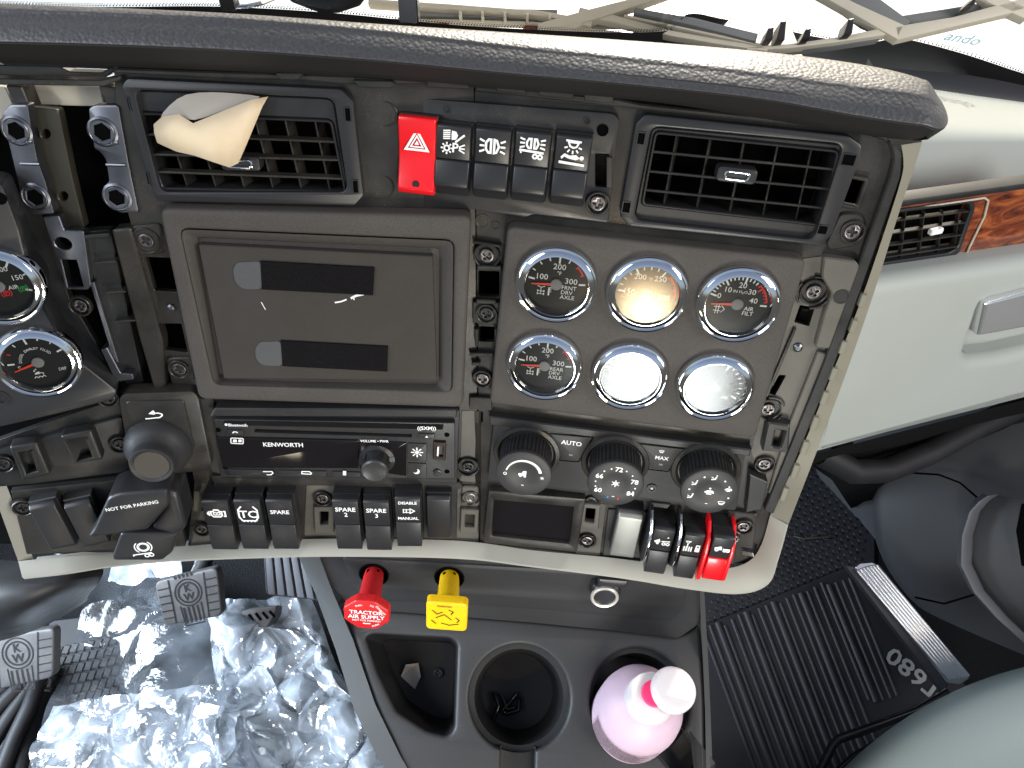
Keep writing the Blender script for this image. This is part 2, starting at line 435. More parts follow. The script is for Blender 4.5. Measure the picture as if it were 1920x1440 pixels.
film('film_heavy', .4, .85, .25, .12)
film('film_heavy2', .6, .42, .20, .10)
def wood():
    m = mat('wood', (.2, .05, .02), .18, coat=1.0); n = m.node_tree; L = n.links.new; p = [x for x in n.nodes if x.type == 'BSDF_PRINCIPLED'][0]
    g = n.nodes.new('ShaderNodeNewGeometry')
    mp = n.nodes.new('ShaderNodeMapping'); mp.inputs['Scale'].default_value = (16, 16, 60); L(g.outputs['Position'], mp.inputs[0])
    t = n.nodes.new('ShaderNodeTexNoise'); t.inputs['Scale'].default_value = 1.4; t.inputs['Detail'].default_value = 8; t.inputs['Distortion'].default_value = 1.6; L(mp.outputs[0], t.inputs[0])
    r = n.nodes.new('ShaderNodeValToRGB'); e = r.color_ramp.elements
    e[0].position = .3; e[0].color = (.016, .005, .003, 1); e[1].position = .72; e[1].color = (.42, .12, .035, 1)
    k = e.new(.5); k.color = (.17, .035, .012, 1)
    L(t.outputs[0], r.inputs[0]); L(r.outputs[0], p.inputs['Base Color'])
wood()

# ================================================================== frames of the dash
O_ = at(890, 600, .57)
RF = Frame(O_, -4.2, 19)                 # right half of the fascia, turned to the driver
LF = Frame(O_, 3.7, 19)                  # left half
_lu = LF.uv(230, 600)[0]
CF = Frame(LF.P(_lu, 0), 20, 19)         # instrument cluster on the left
dash = bpy.data.objects.new('dashboard', None); COL.objects.link(dash); dash.location = O_
tag(dash, 'open black plastic dashboard carrier with its trim removed, screws and clip holes showing', 'dashboard')
_dinv = Matrix.Translation(-O_)
def dpart(name, b, m, fr, uvw=(0, 0, 0), rot=0, smooth=35, label=None, parent=None):
    M = _dinv @ fr.mat(*uvw) @ Matrix.Rotation(R_(rot), 4, 'Z')
    return part(name, b, MT[m] if isinstance(m, str) else m, parent or dash, smooth, label, M)
def Q(fr, pts, w=0): return [fr.uv(x, y, w) for x, y in pts]
def pp(name, fr, pts, w0, w1, m, r=.001, bev=.0006, holes=(), seg=1, label=None):
    b = B().plate(rpoly(Q(fr, pts, w1), r), w0, w1, bev, holes=[rpoly(Q(fr, h, w1), .0008) for h in holes], seg=seg)
    return dpart(name, b, m, fr, label=label)
def R4(x0, y0, x1, y1, sl=0):            # pixel rectangle, sl = slope of its horizontals
    return [(x0, y0), (x1, y0+(x1-x0)*sl), (x1, y1+(x1-x0)*sl), (x0, y1)]

# ---- carrier plates
Rholes = [[(1226, 240), (1578, 273), (1521, 446), (1192, 408)], R4(897, 508, 936, 556, .03), R4(899, 612, 928, 640, .05), [(1500, 572), (1528, 577), (1517, 612), (1489, 604)],
          [(1461, 703), (1474, 704), (1453, 742), (1441, 738)], R4(880, 772, 905, 792), R4(868, 960, 892, 992), [(1592, 330), (1628, 336), (1612, 390), (1578, 382)],
          [(1098, 950), (1118, 953), (1116, 985), (1096, 982)], R4(1085, 1032, 1112, 1040, .1), [(1392, 1015), (1420, 1020), (1415, 1045), (1390, 1040)]]
b = B().plate(Q(RF, [(889, 132), (1200, 182), (1560, 232), (1660, 262), (1697, 300), (1690, 340), (1560, 690), (1447, 960), (1432, 1030), (1415, 1058), (1200, 1052), (900, 1018)]), -.005, 0, .0004,
              holes=[rpoly(Q(RF, h), .0012) for h in Rholes])
dpart('carrier_panel', b, 'carrier', RF)
Lholes = [[(256, 172), (622, 188), (646, 356), (306, 356)], [(272, 482), (322, 484), (332, 548), (290, 545)], [(292, 607), (340, 607), (352, 662), (306, 655)], R4(364, 922, 390, 958), R4(594, 956, 622, 990), R4(476, 750, 512, 760, .02), R4(758, 759, 790, 768, .02),
          [(430, 128), (600, 134), (600, 150), (428, 146)], R4(845, 862, 880, 884)]
b = B().plate(Q(LF, [(212, 118), (888.5, 132), (898, 1018), (600, 1013), (352, 1028), (365, 905), (336, 768), (300, 640), (240, 400), (222, 250)]), -.005, 0, .0004,
              holes=[rpoly(Q(LF, h), .0012) for h in Lholes])
dpart('carrier_panel', b, 'carrier', LF)
pp('lower_carrier_lit', LF, [(378, 908), (898, 914), (897, 1017), (600, 1012), (356, 1026)], 0, .0006, 'carrier_lit', .001, .0002, holes=[R4(364, 922, 390, 958), R4(594, 956, 622, 990), R4(866, 958, 894, 994)])  # thin plates added over the carrier to give it the lit tone
pp('lower_carrier_lit', LF, [(866, 770), (889, 770), (896, 905), (862, 902)], 0, .0006, 'carrier_lit', .001, .0002, holes=[R4(845, 862, 880, 884)])
pp('side_carrier_lit', RF, [(1500, 486), (1545, 480), (1612, 492), (1560, 655), (1470, 905), (1430, 920), (1408, 845)], 0, .0006, 'carrier_lit', .001, .0002, holes=[[(1500, 572), (1528, 577), (1517, 612), (1489, 604)], [(1461, 703), (1474, 704), (1453, 742), (1441, 738)]])
pp('lower_carrier_lit', RF, [(1084, 940), (1136, 946), (1124, 1046), (1080, 1040)], 0, .0006, 'carrier_lit', .001, .0002, holes=[[(1098, 950), (1118, 953), (1116, 985), (1096, 982)]])
# black sheets standing in for the shaded hollow behind the carrier
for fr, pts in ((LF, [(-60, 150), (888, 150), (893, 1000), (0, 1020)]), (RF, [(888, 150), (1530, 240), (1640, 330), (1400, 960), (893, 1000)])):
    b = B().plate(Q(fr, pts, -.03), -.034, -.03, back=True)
    dpart('hollow_backing', b, 'cavity', fr)

# ---- top rail under the pad: long ledge with tabs
for fr, pts in ((LF, [(215, 128), (890, 150), (890, 160), (640, 158), (560, 150), (430, 148), (215, 138)]),
                (RF, [(890, 158), (1160, 186), (1200, 195), (1600, 236), (1600, 246), (1200, 205), (890, 172)])):
    pp('top_rail', fr, pts, 0, .010, 'carrier', .001, .001)
for x0, y0, x1, sl in ((930, 158, 985, .1), (1010, 166, 1075, .1), (1095, 175, 1150, .1), (800, 150, 880, .05)):
    pp('rail_tab', RF if x0 > 890 else LF, R4(x0, y0, x1, y0+14, sl), .009, .013, 'carrier', .001, .0006)
pp('rail_tab', LF, [(660, 150), (735, 152), (742, 160), (735, 166), (672, 164)], .009, .013, 'carrier_black', .001, .0006)
pp('rail_tab', LF, [(515, 136), (570, 137), (560, 150), (525, 150)], .009, .014, 'carrier_black', .001, .0006)

# ---- screws: boss ring, head with a cross slot
def screw_mesh(r=.0052, name='screw', m='screw_steel'):
    b = B(); k, a = r*.62, r*.17
    cross = [(a, a), (k, a), (k, -a), (a, -a), (a, -k), (-a, -k), (-a, -a), (-k, -a), (-k, a), (-a, a), (-a, k), (a, k)]
    b.plate(circ(r, 24), 0, .0022, .0007, holes=[cross], seg=2)
    b.lathe([(r*.9, .0004)], 12, cap1=True)
    return build(b, name, MT[m])
def boss_mesh(r0, r1, h):
    b = B().lathe([(r1, 0), (r1, h-.0005), (r1-.0005, h), (r0+.0005, h), (r0, h-.0005), (r0, .0006)], 28, cap1=True)
    return build(b, 'screw_boss', MT['carrier'])
SC = {m: screw_mesh(m=m) for m in ('screw_steel', 'black_satin')}; SC_S = screw_mesh(.0040)
BM1 = boss_mesh(.0068, .0082, .004); BM2 = boss_mesh(.0085, .0098, .0035)
def screw(fr, x, y, w=.001, kind='screw_steel', boss=1, rot=None, small=False):
    u, v = fr.uv(x, y, w)
    rot = random.uniform(0, 90) if rot is None else rot
    if boss:
        dpart('screw_boss', (BM1 if boss == 1 else BM2), None, fr, (u, v, w-.001))
    dpart('screw', SC_S if small else SC[kind], None, fr, (u, v, w), rot)
for x, y, fr, bs, k in ((275, 450, LF, 2, 'screw_steel'), (337, 690, LF, 1, 'screw_steel'), (913, 478, RF, 2, 'screw_steel'), (905, 709, RF, 1, 'screw_steel'), (605, 933, LF, 1, 'screw_steel'),
                     (1525, 546, RF, 2, 'screw_steel'), (1440, 766, RF, 2, 'screw_steel'), (1433, 869, RF, 1, 'screw_steel'), (1597, 433, RF, 1, 'screw_steel'), (882, 931, LF, 1, 'screw_steel'),
                     (379, 990, LF, 1, 'screw_steel'), (1101, 1012, RF, 1, 'screw_steel'), (878, 874, LF, 2, 'black_satin')):
    screw(fr, x, y, .0015, k, bs)
screw(RF, 913, 587, .004, 'black_satin', 1)
screw(RF, 1108, 938, .001, 'black_satin', 0)
# arc slots moulded round the right-hand bosses
for x, y in ((1525, 546), (1440, 766)):
    u, v = RF.uv(x, y)
    b = B()
    for a in (30, 150, 270):
        p = arc(.0128, a, a+75, 8) + arc(.0112, a+75, a, 8); b.plate(p, 0, .0035, .0003)
    dpart('boss_ring', b, 'carrier', RF, (u, v, 0))
# middle column between display and gauges
pp('clip_block', RF, R4(886, 566, 938, 606, .03), 0, .004, 'carrier_black', .001)
pp('clip_block', RF, [(886, 452), (940, 460), (938, 466), (912, 458), (886, 458)], 0, .005, 'carrier', .001)
pp('clip_ledge', RF, R4(894, 498, 940, 506, .03), 0, .005, 'carrier', .0006)
pp('clip_ledge', RF, R4(893, 562, 930, 570, .03), .003, .007, 'carrier', .0006)
pp('clip_ledge', RF, R4(880, 662, 925, 668, .03), 0, .005, 'carrier', .0006)
pp('clip_ledge', RF, R4(884, 680, 900, 686, .03), 0, .005, 'carrier', .0006)
pp('clip_post', RF, R4(890, 618, 897, 650, .03), 0, .006, 'carrier', .0006)
pp('clip_post', RF, R4(927, 618, 933, 650, .03), 0, .006, 'carrier', .0006)
pp('clip_block', RF, R4(880, 745, 922, 768, .05), 0, .004, 'carrier', .001)
for x, y, r in ((905, 415, .0042), (929, 423, .0022)):
    u, v = RF.uv(x, y); dpart('locating_dimple', B().lathe([(r+.0012, 0), (r+.0012, .0006), (r, .0006), (r*.9, .0002)], 20), 'carrier_black' if r < .003 else 'olive', RF, (u, v, 0))
# right column: tall clip housing, long slot, bright slot liner
pp('clip_housing', RF, [(1545, 482), (1605, 490), (1612, 500), (1555, 655), (1528, 652), (1545, 590), (1560, 552), (1541, 520)], 0, .007, 'carrier_lit', .002, .001)
u, v = RF.uv(1573, 548); dpart('locating_dimple', B().lathe([(.0055, 0), (.0055, .0006), (.0045, .0006), (.0042, .0002)], 20), 'carrier_black', RF, (u, v, .007))
pp('side_rail', RF, [(1533, 660), (1553, 664), (1458, 930), (1440, 925), (1478, 800)], 0, .004, 'carrier_lit', .001, .0008)
pp('slot_liner', RF, [(1503, 578), (1524, 581), (1515, 606), (1493, 600)], -.02, -.012, 'olive', .001)
pp('side_rib', RF, [(1488, 615), (1494, 617), (1440, 745), (1434, 742)], 0, .003, 'carrier', .0005)
u, v = RF.uv(1495, 650); dpart('clip_pin', B().lathe([(.0035, 0), (.0035, .002), (.0018, .0032)], 16), 'steel', RF, (u, v, 0))
pp('clip_housing', RF, [(1440, 792), (1482, 798), (1478, 850), (1428, 846)], 0, .010, 'carrier_black', .002, .0012, holes=[[(1455, 806), (1473, 809), (1463, 840), (1448, 838)]])
pp('latch_frame', RF, [(1592, 326), (1632, 334), (1612, 395), (1572, 388)], 0, .004, 'carrier', .001, .0008, holes=[[(1597, 336), (1622, 341), (1606, 386), (1581, 381)]])
# bulging corner boss right of the vent and its black gutter
pp('corner_boss', RF, [(1575, 400), (1612, 400), (1625, 415), (1605, 462), (1555, 470), (1548, 458)], 0, .0025, 'carrier', .004, .001)
pp('edge_gutter', RF, [(1668, 262), (1692, 285), (1690, 330), (1560, 700), (1450, 965), (1432, 958), (1540, 690), (1668, 335), (1676, 300)], 0, .006, 'carrier_black', .002, .001)
# lower row trims
pp('lower_rail', LF, [(395, 893), (862, 905), (868, 912), (860, 918), (400, 905)], 0, .004, 'carrier', .001)
pp('slot_frame', LF, [(588, 952), (628, 952), (626, 1000), (590, 1000)], 0, .006, 'carrier_lit', .001, .0008, holes=[[(599, 960), (616, 960), (615, 985), (600, 985)]])
pp('slot_frame', LF, [(864, 955), (898, 957), (896, 1000), (862, 998)], 0, .005, 'carrier_lit', .001, .0008, holes=[[(872, 965), (890, 966), (889, 990), (871, 989)]])
pp('slot_frame', RF, [(1090, 944), (1126, 948), (1122, 993), (1086, 988)], 0, .006, 'carrier_lit', .001, .0008, holes=[[(1099, 953), (1117, 955), (1114, 982), (1096, 979)]])
u, v = LF.uv(879, 955); b = B().lathe([(.0048, 0), (.0048, .0012), (.0036, .0012), (.0036, .0003)], 20); b.box(-.0036, .0036, -.0006, .0006, 0, .001); b.box(-.0006, .0006, -.0036, .0036, 0, .001)
dpart('clip_pin', b, 'olive', LF, (u, v, .001))
pp('screw_pocket', LF, [(866, 912), (897, 914), (899, 950), (864, 948)], 0, .003, 'carrier_lit', .003, .001)
# left column next to the display
pp('boss_plate', LF, [(245, 425), (300, 420), (306, 475), (258, 480)], 0, .0025, 'carrier', .003, .001)
pp('boss_plate', LF, [(310, 672), (362, 670), (366, 712), (324, 712)], 0, .0025, 'carrier', .003, .001)
u, v = LF.uv(322, 575); dpart('clip_pin', B().lathe([(.0026, 0), (.0026, .002), (.0012, .003)], 14), 'steel', LF, (u, v, 0))

# ---- grey lower frame: lip under the panel and the tall strip on its right
up_ = [(34, 1052), (120, 1044), (210, 1038), (330, 1026), (480, 1014), (640, 1010), (860, 1014), (1000, 1032), (1130, 1044), (1210, 1054), (1290, 1062), (1360, 1066), (1405, 1052), (1428, 1020), (1444, 966)]
lo_ = [(46, 1086), (125, 1077), (215, 1063), (335, 1053), (480, 1047), (640, 1044), (860, 1048), (1000, 1064), (1130, 1080), (1200, 1090), (1290, 1105), (1385, 1114), (1440, 1096), (1460, 1048), (1478, 984)]
def onfr(x, y, w):
    def sm(a, b_): t = min(1, max(0, (x-a)/(b_-a))); return t*t*(3-2*t)
    return CF.hit(x, y, w).lerp(LF.hit(x, y, w), sm(120, 420)).lerp(RF.hit(x, y, w), sm(760, 1060))
def dense(p, n=6):
    out = []
    for i in range(len(p)-1):
        a, b_, c, d = (Vector(p[max(0, min(len(p)-1, k))]) for k in (i-1, i, i+1, i+2))
        for k in range(n):
            t = k/n; v = .5*((2*b_)+(c-a)*t+(2*a-5*b_+4*c-d)*t*t+(3*b_-a-3*c+d)*t**3); out.append((v.x, v.y))
    return out+[p[-1]]
rows = [[], [], [], [], []]
for (a, c), (e, g) in zip(dense(up_), dense(lo_)):
    p = onfr(a, c, .004); q = onfr(e, g, .016)
    k = onfr(a, c, -.004)
    rows[0].append(k); rows[1].append(p); rows[2].append(p.lerp(q, .86)+Vector((0, -.0012, .0012))); rows[3].append(q); rows[4].append(q+Vector((0, .022, -.003)))
b = B().grid([[p-O_ for p in r] for r in rows], flip=True)
part('lower_frame', b, MT['beige'], dash, 50, 'pale grey lip along the bottom of the dashboard')
in_ = [(1444, 966), (1500, 850), (1560, 702), (1612, 570), (1660, 430), (1690, 335), (1694, 300), (1690, 272)]
ou_ = [(1478, 984), (1532, 845), (1590, 690), (1640, 545), (1682, 410), (1712, 320), (1722, 290), (1729, 266)]
rows = [[], [], [], []]
for k, ((a, c), (e, g)) in enumerate(zip(dense(in_, 4), dense(ou_, 4))):
    t = max(0, 1-k/9); p = RF.hit(a, c, .006-.002*t); q = RF.hit(e, g, .002+.014*t*t)
    rows[0].append(RF.hit(a, c, -.01)); rows[1].append(p); rows[2].append(q); rows[3].append(q+Vector((-.01, .10, 0)))
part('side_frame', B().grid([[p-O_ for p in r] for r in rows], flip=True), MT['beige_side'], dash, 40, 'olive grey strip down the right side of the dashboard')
# clip teeth along the strip
for (x, y) in ((1617, 552), (1600, 600), (1580, 640), (1562, 690), (1545, 735), (1527, 782), (1508, 828), (1490, 872), (1470, 915)):
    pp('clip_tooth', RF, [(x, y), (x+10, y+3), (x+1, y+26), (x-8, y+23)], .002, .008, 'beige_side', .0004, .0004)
# left end of the lip: bevelled return
b = B().grid([[CF.hit(x, y, w)-O_ for x, y in ((-40, 840), (-10, 930), (34, 1052), (46, 1086))] for w in (.004,)] +
             [[CF.hit(x, y, .0)-O_ for x, y in ((-20, 830), (18, 925), (62, 1046), (66, 1060))]], flip=False)
part('end_return', b, MT['beige'], dash)

# ================================================================== air vents
def vent(label, fr, outer, inner, gr, slats, nv, knob, band, tw):
    T = Thing('air_vent', label, 'air vent', fr, outer[0], .001, 'air vents in the dashboard')
    o = rpoly(T.q(outer, .006), .002, 3); i = rpoly(T.q(inner, .006), .006, 4)
    T.part('frame', B().plate(o, 0, .0065, .0012, holes=[i], seg=2), MT['black_satin'])
    # barrel: tilted grille with a rounded opening
    g = T.q(gr, .004)
    ib = rpoly([(a[0]*1., a[1]) for a in T.q(inner, .0)], .005, 4)
    T.part('barrel', B().plate(ib, -.035, .0015, .0008, holes=[rpoly(g, .004, 4)]), MT['black'])
    ring = rpoly(g, .004, 5); ins = offset(ring if area2(ring) > 0 else ring[::-1], .0016)
    T.part('grille_frame', B().plate(ring, .0005, .0035, .0006, holes=[ins]), MT['black_satin'])
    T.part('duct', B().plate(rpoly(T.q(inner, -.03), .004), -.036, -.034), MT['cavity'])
    for (a, c) in slats:
        p0, p1 = T.q([a, c], .003); d = Vector((p1[0]-p0[0], p1[1]-p0[1])); L_ = d.length; an = math.degrees(math.atan2(d.y, d.x))
        M = Matrix.Translation((p0[0], p0[1], .003)) @ Matrix.Rotation(R_(an), 4, 'Z') @ Matrix.Rotation(R_(tw), 4, 'X')
        T.part('slat', B().box(0, L_, -.0008, .0008, -.0045, 0, .0004), MT['carrier'], M=M)
    for k in range(nv):
        t = (k+.7)/(nv+.4)
        a = Vector(g[0]).lerp(Vector(g[1]), t); c = Vector(g[3]).lerp(Vector(g[2]), t)
        d = a-c; an = math.degrees(math.atan2(-d.x, d.y)); L_ = d.length
        M = Matrix.Translation((c.x, c.y, -.006)) @ Matrix.Rotation(R_(an), 4, 'Z') @ Matrix.Rotation(R_(-14), 4, 'Y')
        T.part('vane', B().box(-.0006, .0006, 0, L_, -.012, 0, .0003), MT['carrier'], M=M)
    ku, kv = T.q1(*knob, .006)
    kn = T.part('tab', B().box(-.013, .013, -.005, .005, -.008, .002, .0015, r=.003, seg=2), MT['black'], M=Matrix.Translation((ku-.002, kv, .003)))
    b = B().plate(rect(-.0085, .0085, -.0032, .0032, .0031, 5), .0016, .0034, .0006, holes=[rect(-.0068, .0068, -.0017, .0017, .0016, 4)], seg=2)
    part('chrome_rim', b, MT['chrome'], kn)
    for s0, s1 in band:          # side clips of the frame: slots with dark mouths
        (u0, v0), (u1, v1) = T.q([s0, s1], .006)
        T.part('clip_slot', B().plate(rect(min(u0, u1), max(u0, u1), min(v0, v1), max(v0, v1), .0006), .0064, .0072, 0, holes=[rect(min(u0, u1)+.0006, max(u0, u1)-.0006, min(v0, v1)+.0006, max(v0, v1)-.0006)]), MT['black_satin'])
        T.part('clip_mouth', B().box(min(u0, u1)+.0006, max(u0, u1)-.0006, min(v0, v1)+.0006, max(v0, v1)-.0006, .006, .0067), MT['cavity'])
    return T
v1 = vent('wide black air vent at the upper left with a strip of tape hanging on it', LF,
     [(228, 162), (238, 147), (640, 167), (662, 190), (682, 366), (664, 386), (300, 378), (288, 368)],
     [(252, 168), (626, 184), (652, 360), (302, 360)],
     [(251, 211), (622, 226), (650, 363), (302, 357)],
     [((262, 252), (628, 267)), ((272, 290), (634, 301)), ((290, 323), (641, 336))], 6, (455, 308),
     [((645, 200), (660, 228)), ((660, 336), (674, 362)), ((236, 180), (248, 208)), ((272, 320), (284, 346))], 14)
v2 = vent('wide black air vent at the upper right with a chrome edged tab', RF,
     [(1192, 232), (1210, 214), (1592, 255), (1616, 272), (1612, 300), (1560, 440), (1540, 460), (1180, 424), (1162, 406)],
     [(1222, 236), (1582, 270), (1525, 450), (1188, 412)],
     [(1228, 247), (1576, 283), (1543, 426), (1202, 386)],
     [((1222, 284), (1568, 318)), ((1216, 321), (1560, 355)), ((1209, 356), (1552, 391))], 5, (1388, 331),
     [((1196, 246), (1208, 272)), ((1168, 376), (1181, 400)), ((1581, 286), (1600, 312)), ((1535, 420), (1549, 440))], -14)

